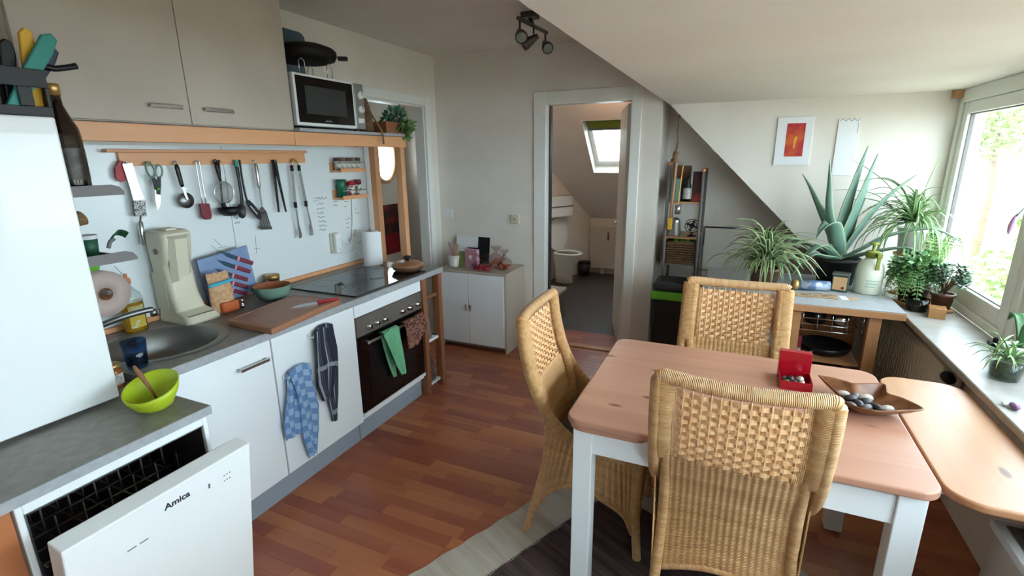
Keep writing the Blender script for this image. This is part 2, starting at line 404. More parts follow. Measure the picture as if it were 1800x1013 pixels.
# variegated blade: pale edges along the sides (uv.x across)
def blade_mat(name, mid, edge, w=.24, rough=.4):
    m = bpy.data.materials.new(name); m.use_nodes = True; t = m.node_tree; b = t.nodes['Principled BSDF']; b.inputs['Roughness'].default_value = rough
    tc = nn(t, 'ShaderNodeTexCoord', -900); sp = nn(t, 'ShaderNodeSeparateXYZ', -700); t.links.new(tc.outputs['UV'], sp.inputs[0])
    r = nn(t, 'ShaderNodeValToRGB', -400); e = r.color_ramp.elements; e[0].position = 0; e[0].color = (*lin(edge), 1); e[1].position = 1; e[1].color = (*lin(edge), 1)
    for p, c in ((w-.03, edge), (w+.03, mid), (1-w-.03, mid), (1-w+.03, edge)): q = e.new(p); q.color = (*lin(c), 1)
    t.links.new(sp.outputs['X'], r.inputs[0]); t.links.new(r.outputs[0], b.inputs['Base Color']); MATS[name] = m
blade_mat('spider_leaf', (70, 112, 62), (196, 206, 160), .2)
blade_mat('spider_leaf_mid', (176, 194, 142), (84, 126, 72), .3)
blade_mat('agave_leaf', (112, 146, 130), (150, 172, 140), .06, .45)
# woven cloths
def checker_cloth(name, c1, c2, s, stripes=False):
    m = bpy.data.materials.new(name); m.use_nodes = True; t = m.node_tree; b = t.nodes['Principled BSDF']; b.inputs['Roughness'].default_value = .95
    tc = nn(t, 'ShaderNodeTexCoord', -900); mp = nn(t, 'ShaderNodeMapping', -700); mp.inputs['Scale'].default_value = s; t.links.new(tc.outputs['UV'], mp.inputs[0])
    if not stripes:
        k = nn(t, 'ShaderNodeTexChecker', -400); k.inputs['Scale'].default_value = 1; k.inputs[1].default_value = (*lin(c1), 1); k.inputs[2].default_value = (*lin(c2), 1)
        t.links.new(mp.outputs[0], k.inputs['Vector']); t.links.new(k.outputs[0], b.inputs['Base Color'])
    else:
        sp = nn(t, 'ShaderNodeSeparateXYZ', -550); t.links.new(mp.outputs[0], sp.inputs[0]); fr = nn(t, 'ShaderNodeMath', -420, operation='FRACT'); t.links.new(sp.outputs['X'], fr.inputs[0])
        r = nn(t, 'ShaderNodeValToRGB', -250); r.color_ramp.interpolation = 'CONSTANT'; e = r.color_ramp.elements
        e[0].position = 0; e[0].color = (*lin(c1), 1); e[1].position = .34; e[1].color = (*lin(c2), 1)
        for p, c in ((.52, c1), (.60, (90, 96, 108)), (.64, c1), (.72, (90, 96, 108)), (.76, c1)): q = e.new(p); q.color = (*lin(c), 1)
        t.links.new(fr.outputs[0], r.inputs[0])
        f2 = nn(t, 'ShaderNodeMath', -420, -300, operation='FRACT'); t.links.new(sp.outputs['Y'], f2.inputs[0])
        r2_ = nn(t, 'ShaderNodeValToRGB', -250, -300); r2_.color_ramp.interpolation = 'CONSTANT'; e = r2_.color_ramp.elements; e[0].color = (0, 0, 0, 1); e[1].position = .84; e[1].color = (.75, .75, .75, 1); q = e.new(.94); q.color = (0, 0, 0, 1)
        t.links.new(f2.outputs[0], r2_.inputs[0]); mx = nn(t, 'ShaderNodeMixRGB', 0); mx.inputs[2].default_value = (*lin(c2), 1)
        t.links.new(r2_.outputs[0], mx.inputs[0]); t.links.new(r.outputs[0], mx.inputs[1]); t.links.new(mx.outputs[0], b.inputs['Base Color'])
    MATS[name] = m
checker_cloth('towel_blue', (150, 178, 208), (104, 140, 186), (7, 12, 1))
checker_cloth('towel_dark', (36, 40, 54), (150, 158, 170), (2.6, 2.1, 1), True)
# rag rugs: bands across the length
def rug_mat(name, cols, n):
    m = bpy.data.materials.new(name); m.use_nodes = True; t = m.node_tree; b = t.nodes['Principled BSDF']; b.inputs['Roughness'].default_value = 1
    tc = nn(t, 'ShaderNodeTexCoord', -900); mp = nn(t, 'ShaderNodeMapping', -700); mp.inputs['Scale'].default_value = (1.2, n, 1); t.links.new(tc.outputs['UV'], mp.inputs[0])
    no = nn(t, 'ShaderNodeTexNoise', -500); no.inputs['Scale'].default_value = 1; no.inputs['Detail'].default_value = 6; no.inputs['Roughness'].default_value = .7; t.links.new(mp.outputs[0], no.inputs['Vector'])
    r = nn(t, 'ShaderNodeValToRGB', -300); e = r.color_ramp.elements; e[0].position = .25; e[0].color = (*lin(cols[0]), 1); e[1].position = .75; e[1].color = (*lin(cols[-1]), 1)
    for i, c in enumerate(cols[1:-1]): q = e.new(.25+.5*(i+1)/(len(cols)-1)); q.color = (*lin(c), 1)
    t.links.new(no.outputs['Fac'], r.inputs[0]); t.links.new(r.outputs[0], b.inputs['Base Color'])
    bp = nn(t, 'ShaderNodeBump'); bp.inputs['Strength'].default_value = .5; bp.inputs['Distance'].default_value = .006; t.links.new(no.outputs['Fac'], bp.inputs['Height']); t.links.new(bp.outputs[0], b.inputs['Normal'])
    MATS[name] = m
rug_mat('rug_cream', [(150, 140, 124), (176, 166, 150), (190, 182, 168), (206, 198, 186)], 26)
rug_mat('rug_dark', [(38, 28, 26), (58, 44, 42), (84, 66, 64), (128, 108, 102)], 34)
# ------------------------------------------------------------------ setting
ZC, XE, ZE, YB, WX = 2.46, 1.935, 1.975, 3.95, -.06
XS = XE-(ZC-ZE)                       # where flat ceiling turns into the roof slope
# floor
f = struct('floor', MB().box(WX-.1, 3.5, -1.4, 4.45, -.08, -.006), 'mortar_dark', 'reddish brown laminate floor of short staggered strips')
random.seed(5)
pw = .0665; rows = int((4.4+1.3)/pw)
big = []; rest = MB(); plank_cache = {}
for r in range(rows):
    y0 = -1.3+r*pw; x = .0-random.random()*.4
    while x < 3.48:
        L = random.choice((.28, .36, .42, .48, .52)); x1 = min(x+L, 3.48); xa = max(x, -.05)
        if x1-xa > .03:
            cx, cy = (xa+x1)/2, y0+pw/2
            if .50 < x1 and xa < 2.05 and 1.15 < cy < 3.94 and not (cx < .6 and cy < 2.9) and not (xa > 1.75 and cy < 1.9): big.append((cx, cy, round(x1-xa, 3)))
            else: rest.box(xa+.0004, x1-.0004, y0+.0004, y0+pw-.0004, -.006, 0)
        x += L
big.sort(key=lambda b: b[1]); 
for b in big[300:]: rest.box(b[0]-b[2]/2+.0004, b[0]+b[2]/2-.0004, b[1]-pw/2+.0004, b[1]+pw/2-.0004, -.006, 0)
for cx, cy, L in big[:300]:
    if L not in plank_cache:
        o = MB().box(-L/2+.0004, L/2-.0004, -pw/2+.0004, pw/2-.0004, -.006, 0).build('floor_strip', 'laminate', f); plank_cache[L] = o.data
    else:
        o = bpy.data.objects.new('floor_strip', plank_cache[L]); col.objects.link(o); o.parent = f
    o.location = (cx, cy, 0)
o = rest.build('floor_strips_rest', 'laminate', f); o['kind'] = 'stuff'
# left wall with the opening to the hall
m = MB().box(WX-.1, WX, -1.4, 3.02, 0, ZC).box(WX-.1, WX, 3.77, YB+.1, 0, ZC).box(WX-.1, WX, 3.02, 3.77, 2.05, ZC)
struct('wall_left', m, 'wall_white')
m = MB()
for a, b in ((2.95, 3.02), (3.77, 3.84)): m.box(WX-.005, WX+.012, a, b, 0, 2.12)
m.box(WX-.005, WX+.012, 3.02, 3.77, 2.05, 2.12)
m.box(WX-.1, WX-.004, 3.755, 3.772, 0, 2.05).box(WX-.1, WX-.004, 3.018, 3.035, 0, 2.05).box(WX-.1, WX-.004, 3.035, 3.755, 2.035, 2.052)
soft(struct('trim_1', m, 'trim_white', 'white frame of the open doorway to the hall'), .004)
# back wall with bathroom door, cut along the roof slope
m = MB()
m.prism([(WX-.1, 0), (.98, 0), (.98, ZC), (WX-.1, ZC)], YB, YB+.1, 'xz')
m.prism([(.98, 2.03), (1.66, 2.03), (1.66, ZC-(1.66-XS)), (XS, ZC), (.98, ZC)], YB, YB+.1, 'xz')
m.prism([(1.66, 0), (1.88, 0), (1.88, XE+ZE-1.88), (1.66, XE+ZE-1.66)], YB, YB+.1, 'xz')
struct('wall_back', m, 'wall_white')
m = MB().box(1.80, 1.88, YB+.1, 4.45, 0, 2.1); struct('wall_niche_side', m, 'wall_white')
struct('wall_niche', MB().box(1.80, 3.8, 4.40, 4.48, 0, 2.1), 'wall_white')
# dormer cheek in line with the back wall
struct('wall_cheek', MB().prism([(XE, ZE), (3.72, XE+ZE-3.72), (3.72, ZE)], YB, YB+.03, 'xz'), 'wall_white', 'white triangular cheek wall of the dormer')
sl = MB().prism([(XS, ZC), (3.72, XE+ZE-3.72), (3.80, XE+ZE-3.72), (XS+.08, ZC)], YB+.03, 4.45, 'xz')
struct('ceiling_slope', sl, 'wall_white', 'roof slope over the storage niche')
# ceilings
struct('ceiling', MB().box(WX-.1, XS, -1.4, YB+.1, ZC, ZC+.08), 'ceiling_paint', 'flat white ceiling above the kitchen')
struct('ceiling_roof', MB().prism([(XS, ZC), (XE, ZE), (XE+.0019, ZE), (XE+.0019, ZE+.08), (XS+.06, ZC+.06)], -1.4, YB+.03, 'xz'), 'ceiling_paint', 'short sloping strip of ceiling above the dormer edge')
struct('ceiling_dormer', MB().box(XE+.002, 3.78, -1.4, YB+.03, ZE, ZE+.08), 'ceiling_paint', 'low flat ceiling of the dormer')
# wall behind the photographer
struct('wall_front', MB().prism([(WX-.1, 0), (3.78, 0), (3.78, ZE), (XE, ZE), (XS, ZC), (WX-.1, ZC)], -1.45, -1.4, 'xz'), 'wall_white')
# window wall
struct('wall_right', MB().box(3.48, 3.76, -1.4, 4.45, -.05, .745), 'wall_white')
sill = MB().box(3.32, 3.60, -1.4, YB-.002, .748, .78, bev=.006); soft(struct('trim_sill', sill, 'sill_stone' if 'sill_stone' in MATS else 'worktop_edge', 'broad pale window sill along the dormer'), .003)
FX0, FX1 = 3.595, 3.665
def window(name, y0, y1, n):
    root = thing(name, 'white framed dormer window looking onto bright daylight', 'window', (FX0, y0, .78)); root['kind'] = 'structure'; del root['category']
    fr = MB().box(FX0, FX1+.05, y0, y0+.05, .78, ZE).box(FX0, FX1+.05, y1-.05, y1, .78, ZE).box(FX0, FX1+.05, y0+.05, y1-.05, .78, .825).box(FX0, FX1+.05, y0+.05, y1-.05, 1.90, ZE)
    soft(fr.build('window_frame', 'trim_white', root), .004)
    a, b, z0, z1 = y0+.05, y1-.05, .825, 1.90; s = .065
    sa = MB().box(FX0+.012, FX1+.01, a, a+s, z0, z1).box(FX0+.012, FX1+.01, b-s, b, z0, z1).box(FX0+.012, FX1+.01, a+s, b-s, z0, z0+s+.02).box(FX0+.012, FX1+.01, a+s, b-s, z1-s, z1)
    so = soft(sa.build('sash', 'trim_white', root), .006)
    gk = MB()
    for q in ((a+s, a+s+.006, z0+s+.02, z1-s), (b-s-.006, b-s, z0+s+.02, z1-s), (a+s, b-s, z0+s+.02, z0+s+.026), (a+s, b-s, z1-s-.006, z1-s)): gk.box(FX0+.03, FX0+.05, *q)
    gk.build('gasket', 'grey_plastic', so)
    MB().box(FX0+.038, FX0+.042, a+s, b-s, z0+s+.02, z1-s).build('pane', 'window_glass', root)
    h = n > 1 and MB().box(FX0-.012, FX0+.014, a+.02, a+.045, 1.30, 1.36).box(FX0-.03, FX0-.012, a+.022, a+.042, 1.22, 1.35)
    if h: h.build('handle', 'white_plastic', root)
window('window_1', 2.83, 3.945, 1); window('window_2', 1.66, 2.82, 2); window('window_3', .49, 1.65, 3); window('window_4', -.68, .48, 4)
struct('wall_window_end', MB().box(3.60, 3.70, -1.4, -.69, .745, ZE), 'wall_white')
# small wooden wedge on the frame corner
tag(MB().box(3.55, 3.594, 3.90, 3.948, 1.93, 1.972).build('wooden_wedge', 'slat_wood'), 'small pale wooden block under dormer ceiling at window corner', 'wood block')
# ---- bathroom behind the back wall
struct('floor_bathroom', MB().box(-.155, 2.3, 3.96, 7.0, -.06, -.002), 'tile_dark')
ow = Vector((.57-.15, 6.85-6.05, 0)).normalized(); on = Vector((ow.y, -ow.x, 0))
def oblique(t, d, z): p = Vector((.57, 6.85, 0))+ow*t+on*d; return (p.x, p.y, z)
vs = [oblique(.2, 0, 0), oblique(-1.36, 0, 0), oblique(-1.36, 0, 2.5), oblique(.2, 0, 2.5), oblique(.2, -.08, 0), oblique(-1.36, -.08, 0), oblique(-1.36, -.08, 2.5), oblique(.2, -.08, 2.5)]
struct('wall_bathroom_left', MB().add(vs, [(0, 1, 2, 3), (7, 6, 5, 4), (0, 3, 7, 4), (1, 5, 6, 2), (3, 2, 6, 7), (0, 4, 5, 1)]), 'bath_paint')
struct('wall_bathroom_hall', MB().box(-.155, -.062, 4.052, 5.66, 0, 2.42), 'bath_paint')
struct('wall_bathroom_knee', MB().box(.4, 2.3, 6.85, 6.95, 0, .78), 'bath_paint')
struct('wall_bathroom_right', MB().box(2.2, 2.3, 4.5, 6.95, 0, 2.5), 'bath_paint')
def sp(x, s, d=0):                    # point on the bathroom roof slope, s metres up from the knee, d outwards
    q = .70710678; return (x, 6.85-s*q+d*q, .78+s*q+d*q)
def slab(mb, x0, x1, s0, s1, d0, d1):
    c = [sp(x, s, d) for d in (d0, d1) for x, s in ((x0, s0), (x1, s0), (x1, s1), (x0, s1))]
    return mb.add(c, [(0, 1, 2, 3), (7, 6, 5, 4), (0, 4, 5, 1), (1, 5, 6, 2), (2, 6, 7, 3), (3, 7, 4, 0)])
m = MB()
for a in ((-1.2, .76, 0, 2.3), (1.46, 2.3, 0, 2.3), (.76, 1.46, 0, .89), (.76, 1.46, 1.74, 2.3)): slab(m, *a, 0, .22)
struct('ceiling_bathroom_slope', m, 'bath_paint')
struct('ceiling_bathroom', MB().box(-1.2, 2.3, 4.05, 5.30, 2.33, 2.4), 'bath_paint')
root = thing('window_skylight', 'white roof window over the toilet', 'window', sp(1.1, .89)); root['kind'] = 'structure'; del root['category']
m = MB()
for a in ((.761, .775, .892, 1.738), (1.445, 1.459, .892, 1.738), (.775, 1.445, .892, .906), (.775, 1.445, 1.724, 1.738)): slab(m, *a, 0, .215)
m.build('reveal', 'trim_white', root)
m = MB()
for a in ((.776, .83, .91, 1.72), (1.39, 1.444, .91, 1.72), (.83, 1.39, .91, .98), (.83, 1.39, 1.64, 1.72)): slab(m, *a, .12, .18)
m.build('sash', 'trim_white', root)
m = MB(); slab(m, .80, 1.42, 1.56, 1.66, .06, .115); m.build('roller_blind', 'olive_plastic', root)
m = MB(); slab(m, .80, 1.42, 1.52, 1.555, .07, .10); m.build('blind_bar', 'grey_plastic', root)
m = MB(); slab(m, .83, 1.39, .98, 1.64, .15, .155); m.build('pane', 'window_glass', root)
# door lining and trim of the bathroom
m = MB()
m.box(.875, .98, YB-.014, YB+.004, 0, 2.12).box(1.66, 1.735, YB-.014, YB+.004, 0, 2.12).box(.98, 1.66, YB-.014, YB+.004, 2.03, 2.12)
m.box(.965, .985, YB-.008, YB+.11, 0, 2.035).box(1.655, 1.675, YB-.008, YB+.11, 0, 2.035).box(.98, 1.66, YB-.008, YB+.11, 2.02, 2.035)
soft(struct('trim_2', m, 'trim_white', 'white frame around the bathroom doorway'), .004)
m = MB().box(.986, .998, YB+.05, YB+.10, 0, 2.02); struct('trim_3', m, 'charcoal', 'dark strip inside the bathroom door frame')  # narrow charcoal strip down the left jamb
struct('trim_4', MB().box(.985, 1.655, YB-.01, YB+.06, -.004, .012), 'slat_wood', 'wooden threshold strip of the bathroom door')
root = thing('door_1', 'bathroom door standing open inwards', 'door', (1.65, 4.05, 0)); root['kind'] = 'structure'; del root['category']
dv = Vector((1.42-1.65, 4.83-4.06, 0)).normalized(); ang = math.degrees(math.atan2(dv.y, dv.x))
soft(MB().box(1.65, 2.35, 4.06, 4.10, .01, 2.01, rot=RZ(ang), piv=(1.65, 4.06, 0)).build('door_leaf', 'trim_white', root), .003)
MB().tube([Vector((1.65, 4.06, 1.02))+dv*.64+Vector((-.0, -.0, 0)), Vector((1.65, 4.06, 1.02))+dv*.64+Vector((-.05, -.02, 0)), Vector((1.65, 4.06, 1.02))+dv*.54+Vector((-.05, -.02, 0))], .009).build('door_handle', 'steel', root)
# ---- hall behind the left wall
struct('floor_hall', MB().box(-1.3, WX-.1, 2.0, 5.1, -.06, 0), 'laminate')
struct('ceiling_hall', MB().box(-1.3, WX-.1, 2.0, 5.1, 2.42, 2.48), 'ceiling_paint')
struct('wall_hall_end', MB().box(-1.3, WX-.1, 5.0, 5.08, 0, 2.42), 'wall_cream')
struct('wall_hall_near', MB().box(-1.3, WX-.1, 1.95, 2.0, 0, 2.42), 'wall_cream')
# far hall wall with an oval opening, added so sky shows bright where a mirror hangs
oy, oz, oa, ob = 4.63, 1.64, .185, .265
m = MB(); n = 48; W0, W1, H0, H1 = 2.0, 5.08, 0, 2.42
def edge(a):
    c, s_ = cos(a), sin(a); t = min((W1-oy)/c if c > 1e-9 else 9e9, (W0-oy)/c if c < -1e-9 else 9e9, (H1-oz)/s_ if s_ > 1e-9 else 9e9, (H0-oz)/s_ if s_ < -1e-9 else 9e9)
    return (oy+c*t, oz+s_*t)
angs = sorted([2*pi*k/n for k in range(n)]+[math.atan2(b-oz, a-oy) % (2*pi) for a in (W0, W1) for b in (H0, H1)])
vs = []
for a in angs:
    e = edge(a); vs += [(-1.2, oy+oa*cos(a), oz+ob*sin(a)), (-1.2, *e), (-1.3, oy+oa*cos(a), oz+ob*sin(a)), (-1.3, *e)]
k = len(angs); fs = []
for i in range(k):
    a, b = 4*i, 4*((i+1) % k); fs += [(a, a+1, b+1, b), (a+2, b+2, b+3, a+3), (a, b, b+2, a+2)]
struct('wall_hall', m.add(vs, fs), 'wall_cream')
t_ = thing('oval_frame', 'oval wooden mirror frame in the hall around an added opening to the bright sky', 'oval frame', (-1.19, oy, oz-ob))
MB().tube([(-1.19, oy+oa*1.04*cos(a), oz+ob*1.04*sin(a)) for a in [2*pi*i/40 for i in range(40)]], .022, closed=True, upv=(1, 0, 0)).build('frame_rim', 'beech_z', t_)
pn = MB().prism([(oy+oa*.99*cos(2*pi*i/40), oz+ob*.99*sin(2*pi*i/40)) for i in range(40)], -1.25, -1.245, 'yz'); pn.build('pane', 'window_glass', t_)  # clear pane over the added sky opening that stands in for mirror glass
# poster in the hall
t_ = thing('chili_poster', 'dark poster of red chillies above a plain red field', 'poster', (-1.198, 4.66, .55))
MB().box(-1.199, -1.192, 4.48, 4.81, .78, 1.11).build('picture_print', 'chili', t_)
MB().box(-1.199, -1.193, 4.48, 4.81, .54, .78).build('red_field', 'deep_red', t_)
# bathroom ceiling lamp (warm)
t_ = thing('bathroom_lamp_offscreen', 'warm round ceiling lamp in the bathroom', 'lamp', (1.15, 5.08, 2.33))
MB().lathe([(.0, 2.33), (.12, 2.33), (.12, 2.31), (.0, 2.31)], (1.15, 5.08, 0)).build('lamp_base', 'trim_white', t_)
MB().lathe([(.11, 2.31), (.10, 2.27), (.06, 2.24), (0, 2.23)], (1.15, 5.08, 0)).build('lamp_shade', M('lamp_glow', (255, 190, 130), .4, emit=13), t_)
# ground outside, one storey and more below
struct('floor_garden', MB().box(4.2, 80, -50, 90, -6.6, -6.5), 'lawn', 'pale sunlit garden ground far below the dormer')
# trees outside the window
for i, (x, y, z, r) in enumerate(((9.2, 16.6, -1.9, 1.2), (12, 13.2, -3.0, 1.4), (9.6, 20.8, 2.4, 1.1), (8, 12.5, -3.2, 1.2), (14, 25.5, -1.4, 1.6))):
    random.seed(40+i); t_ = thing('garden_tree', ['pale sunlit tree crown low outside the window', 'small bush top just below the window outside', 'tall pale tree farther off outside the window', 'bush outside beyond the window sill', 'distant treetop high outside the window'][i], 'tree', (x, y, -6.5))
    MB().tube([(x, y, -6.5), (x+.1, y, z-2), (x, y+.1, z)], [.16, .12, .05]).build('trunk', 'bark', t_)
    m = MB()
    for k in range(900):
        d = Vector((random.gauss(0, 1), random.gauss(0, 1), random.gauss(0, 1))).normalized()*r*(random.random()**.4); c = Vector((x, y, z))+d
        a = Vector((random.gauss(0, 1), random.gauss(0, 1), random.gauss(0, 1))).normalized(); b = a.orthogonal().normalized(); s_ = .12*r
        m.add([c-a*s_, c+b*s_*.5, c+a*s_, c-b*s_*.5], [(0, 1, 2, 3)])
    m.build('crown', 'foliage_out', t_, kind='stuff')
# ------------------------------------------------------------------ kitchen run along the left wall
ZW = .88                                    # worktop height
# whiteboard splashback
t_ = thing('whiteboard_panel', 'glossy white splashback board covered with marker notes', 'splashback', (-.06, 1.0, .905))
MB().box(-.0595, -.052, .55, 1.838, .905, 1.69).build('board_panel', 'whiteboard', t_)
MB().box(-.0595, -.052, 1.842, 2.945, .905, 1.69).build('board_panel', 'whiteboard', t_)
random.seed(11)
def scribble(mb, y, z, w, h, n):
    p = []
    for i in range(n): p.append((-.0514, y+w*(i+random.random()*.8)/n, z+h*(random.random()-.5)))
    mb.tube(smooth_path(p, 3), .0013, 4)
m = MB()
for i in range(8):
    z = 1.375-.028*i-(0 if i == 0 else .012); scribble(m, 2.43+(.02 if i else 0), z, .12 if i == 0 else .055+random.random()*.03, .016, 14 if i == 0 else 9)
m.tube([(-.0514, 2.43, 1.357), (-.0514, 2.55, 1.372)], .0009, 4)
for i in range(12):
    scribble(m, 2.70+random.choice((0, .06, .10)), 1.36-.03*i, .03+.03*random.random(), .016, 5)
for i in range(4): scribble(m, 2.60, 1.39-.025*i, .045, .012, 6)
for i in range(3): scribble(m, 1.85, 1.33-.02*i, .04, .012, 6)
for p in (((1.72, 1.22), (1.76, 1.17)), ((1.70, 1.19), (1.75, 1.13)), ((1.73, 1.17), (1.79, 1.17)), ((1.71, 1.11), (1.73, 1.16)), ((1.24, 1.17), (1.27, 1.12)), ((1.21, 1.1), (1.26, 1.13)), ((1.95, 1.13), (1.99, 1.12)), ((1.97, 1.2), (1.96, 1.1))):
    m.tube([(-.0514, *q) for q in p], .0008, 4)
m.build('marker_notes', 'ink', t_, kind='stuff')
# wooden strip between worktop and wall
tag(MB().box(-.0595, -.035, .95, 2.93, ZW+.0005, ZW+.024, bev=.003).build('backsplash_strip', 'beech_y', origin=(-.05, 1.9, ZW)), 'narrow beech strip along the back of the worktop', 'wood strip')
# worktop with round cut-out for the sink
SX, SY, SR = .292, 1.185, .207
def plate_hole(mb, x0, x1, y0, y1, z0, z1, cx, cy, r, n=48):
    def ed(a):
        c, s_ = cos(a), sin(a); t = min((x1-cx)/c if c > 1e-9 else 9e9, (x0-cx)/c if c < -1e-9 else 9e9, (y1-cy)/s_ if s_ > 1e-9 else 9e9, (y0-cy)/s_ if s_ < -1e-9 else 9e9); return (cx+c*t, cy+s_*t)
    an = sorted([2*pi*k/n for k in range(n)]+[math.atan2(b-cy, a-cx) % (2*pi) for a in (x0, x1) for b in (y0, y1)]); vs = []; fs = []
    for a in an:
        e = ed(a); i_ = (cx+r*cos(a), cy+r*sin(a)); vs += [(*i_, z1), (*e, z1), (*i_, z0), (*e, z0)]
    k = len(an)
    for i in range(k):
        a, b = 4*i, 4*((i+1) % k); fs += [(a, a+1, b+1, b), (a+2, b+2, b+3, a+3), (a, b, b+2, a+2), (a+1, a+3, b+3, b+1)]
    return mb.add(vs, fs)
t_ = thing('kitchen_worktop', 'long grey kitchen worktop with a round sink cut into it', 'worktop', (.28, 1.9, .845))
m = plate_hole(MB(), -.0595, .597, .932, 1.46, .845, ZW, SX, SY, SR+.012); m.box(-.0595, .597, 1.46, 2.90, .845, ZW)
m.build('slab', 'worktop_grey', t_)
MB().box(.597, .602, .932, 2.90, .845, ZW-.0008).build('front_edge', 'worktop_edge', t_)
MB().box(-.0595, .602, 2.90, 2.904, .845, ZW-.0008).build('end_edge', 'worktop_edge', t_)
# sink
t_ = thing('round_sink', 'round stainless steel sink bowl set in the worktop', 'sink', (SX, SY, .74))
pr = [(.03, .742), (.14, .745), (.185, .765), (.20, .80), (SR, ZW), (SR+.008, ZW+.003), (SR+.035, ZW+.003), (SR+.04, ZW+.001)]
MB().lathe(pr, (SX, SY, 0), 56, caps=False).build('bowl', 'brushed', t_)
MB().lathe([(0, .741), (.032, .742), (.032, .746), (.02, .744), (0, .744)], (SX, SY, 0)).build('drain', 'chrome', t_)
m = MB()
for i in range(3):
    for j in range(3): m.box(SX-.199, SX-.196, SY-.03+.012*i, SY-.022+.012*i, .83+.012*j, .838+.012*j)
m.build('overflow', 'black_plastic', t_)
# tap
t_ = thing('mixer_tap', 'chrome mixer tap with a long spout over the sink', 'tap', (.06, .955, ZW))
MB().lathe([(.026, ZW+.001), (.026, ZW+.01), (.02, ZW+.02), (.02, ZW+.09), (0, ZW+.1)], (.06, .955, 0)).build('tap_body', 'chrome', t_)
MB().tube(smooth_path([(.06, .955, ZW+.05), (.11, .995, ZW+.075), (.17, 1.10, ZW+.115), (.205, 1.19, ZW+.128), (.215, 1.215, ZW+.127)]), .0125).lathe([(.013, 0), (.013, .028)], (.215, 1.215, ZW+.100)).build('spout', 'brushed', t_)
MB().tube([(.06, .955, ZW+.09), (.03, .98, ZW+.125)], [.008, .006]).build('lever', 'chrome', t_)
# base cabinets
def cabinet(name, label, y0, y1, hy0=None, hy1=None):
    t = thing(name, label, 'kitchen cabinet', (.3, (y0+y1)/2, .13))
    m = MB().box(-.05, .558, y0, y0+.016, .131, .70).box(-.05, .558, y1-.016, y1, .131, .70).box(-.05, .558, y0+.016, y1-.016, .131, .147).box(-.05, -.04, y0+.016, y1-.016, .147, .70).box(.50, .558, y0+.016, y1-.016, .83, .845)
    m.box(.52, .558, y0, y0+.016, .7, .845).box(.52, .558, y1-.016, y1, .7, .845)
    m.build('carcass', 'white_lacquer', t)
    d = soft(MB().box(.561, .58, y0+.002, y1-.002, .134, .834).build('door', 'white_lacquer', t), .0025)
    if hy0: MB().tube([(.58, hy0, .758), (.606, hy0, .758), (.606, hy1, .758), (.58, hy1, .758)], .006, upv=(0, 0, 1)).box(.600, .612, hy0-.004, hy1+.004, .751, .765, bev=.002).build('handle', 'steel', d)
    return t
cabinet('base_cabinet', 'white base cabinet with a steel bar handle below the sink', .935, 1.469, 1.293, 1.427)
c2 = cabinet('base_cabinet', 'white base cabinet beside the oven with two tea towels hanging on it', 1.473, 2.014)
for y, z in ((1.688, .775), (1.515, .63)):
    MB().box(.58, .590, y-.012, y+.012, z-.012, z+.012, bev=.003).tube([(.586, y, z), (.612, y, z-.004), (.618, y, z+.012)], .004).build('hook', 'white_plastic', c2)
# kickboards
tag(soft(MB().box(.522, .538, .935, 2.014, .0005, .128).build('kickboard', 'grey_kick', origin=(.53, 1.47, 0)), .002), 'blue-grey kickboard below the white cabinet doors', 'kickboard')
tag(soft(MB().box(.522, .538, 2.018, 2.655, .0005, .128).build('kickboard', 'grey_kick', origin=(.53, 2.3, 0)), .002), 'blue-grey kickboard below the oven', 'kickboard')
# oven
t_ = thing('built_in_oven', 'black built-in oven with steel control panel and bar handle', 'oven', (.3, 2.33, .131))
MB().box(-.05, .55, 2.018, 2.652, .131, .76).box(.52, .565, 2.018, 2.652, .135, .175).build('housing', 'white_lacquer', t_)
soft(MB().box(.50, .58, 2.018, 2.652, .766, .834).build('cover_strip', 'white_lacquer', t_), .002)
soft(MB().box(.551, .583, 2.022, 2.648, .648, .762).build('control_panel', M('panel_steel', (112, 106, 100), .42, .25), t_), .003)
d = soft(MB().box(.551, .581, 2.022, 2.648, .182, .645).build('oven_door', 'black_glass', t_), .003)
MB().box(.5811, .5825, 2.10, 2.56, .225, .575).build('door_window', M('oven_window', (22, 24, 28), .1), d)
MB().tube([(.58, 2.085, .612), (.622, 2.085, .612)], .007).tube([(.58, 2.585, .612), (.622, 2.585, .612)], .007).box(.612, .628, 2.06, 2.612, .603, .621, bev=.006).build('handle', 'steel', d)
MB().box(.55, .585, 2.022, 2.648, .160, .180).build('bottom_trim', 'white_lacquer', t_)
for y in (2.118, 2.187, 2.256, 2.431, 2.509, 2.597):
    k = MB().lathe([(.021, .5832), (.021, .588), (.017, .590), (.015, .606), (0, .607)], (0, y, .692), 20, 'x').build('knob', 'chrome', t_)
    MB().box(.604, .610, y-.003, y+.003, .679, .705).build('pointer', 'black_plastic', k)
# cooktop
t_ = thing('glass_cooktop', 'black glass cooktop set into the worktop above the oven', 'cooktop', (.33, 2.37, ZW))
soft(MB().box(.085, .575, 2.045, 2.725, ZW+.0006, ZW+.007).build('glass_plate', 'black_glass', t_), .003)
m = MB().box(.081, .084, 2.041, 2.729, ZW+.0006, ZW+.008).box(.576, .579, 2.041, 2.729, ZW+.0006, ZW+.008).box(.081, .579, 2.041, 2.044, ZW+.0006, ZW+.008).box(.081, .579, 2.726, 2.729, ZW+.0006, ZW+.008)
m.build('steel_rim', 'dark_steel', t_)
for x, y, r in ((.2, 2.21, .075), (.44, 2.21, .095), (.2, 2.56, .095), (.44, 2.56, .075)): MB().lathe([(r-.0015, ZW+.0071), (r-.0015, ZW+.0074), (r, ZW+.0074), (r, ZW+.0071)], (x, y, 0), 40, caps=False).build('heat_ring', 'grey_plastic', t_)
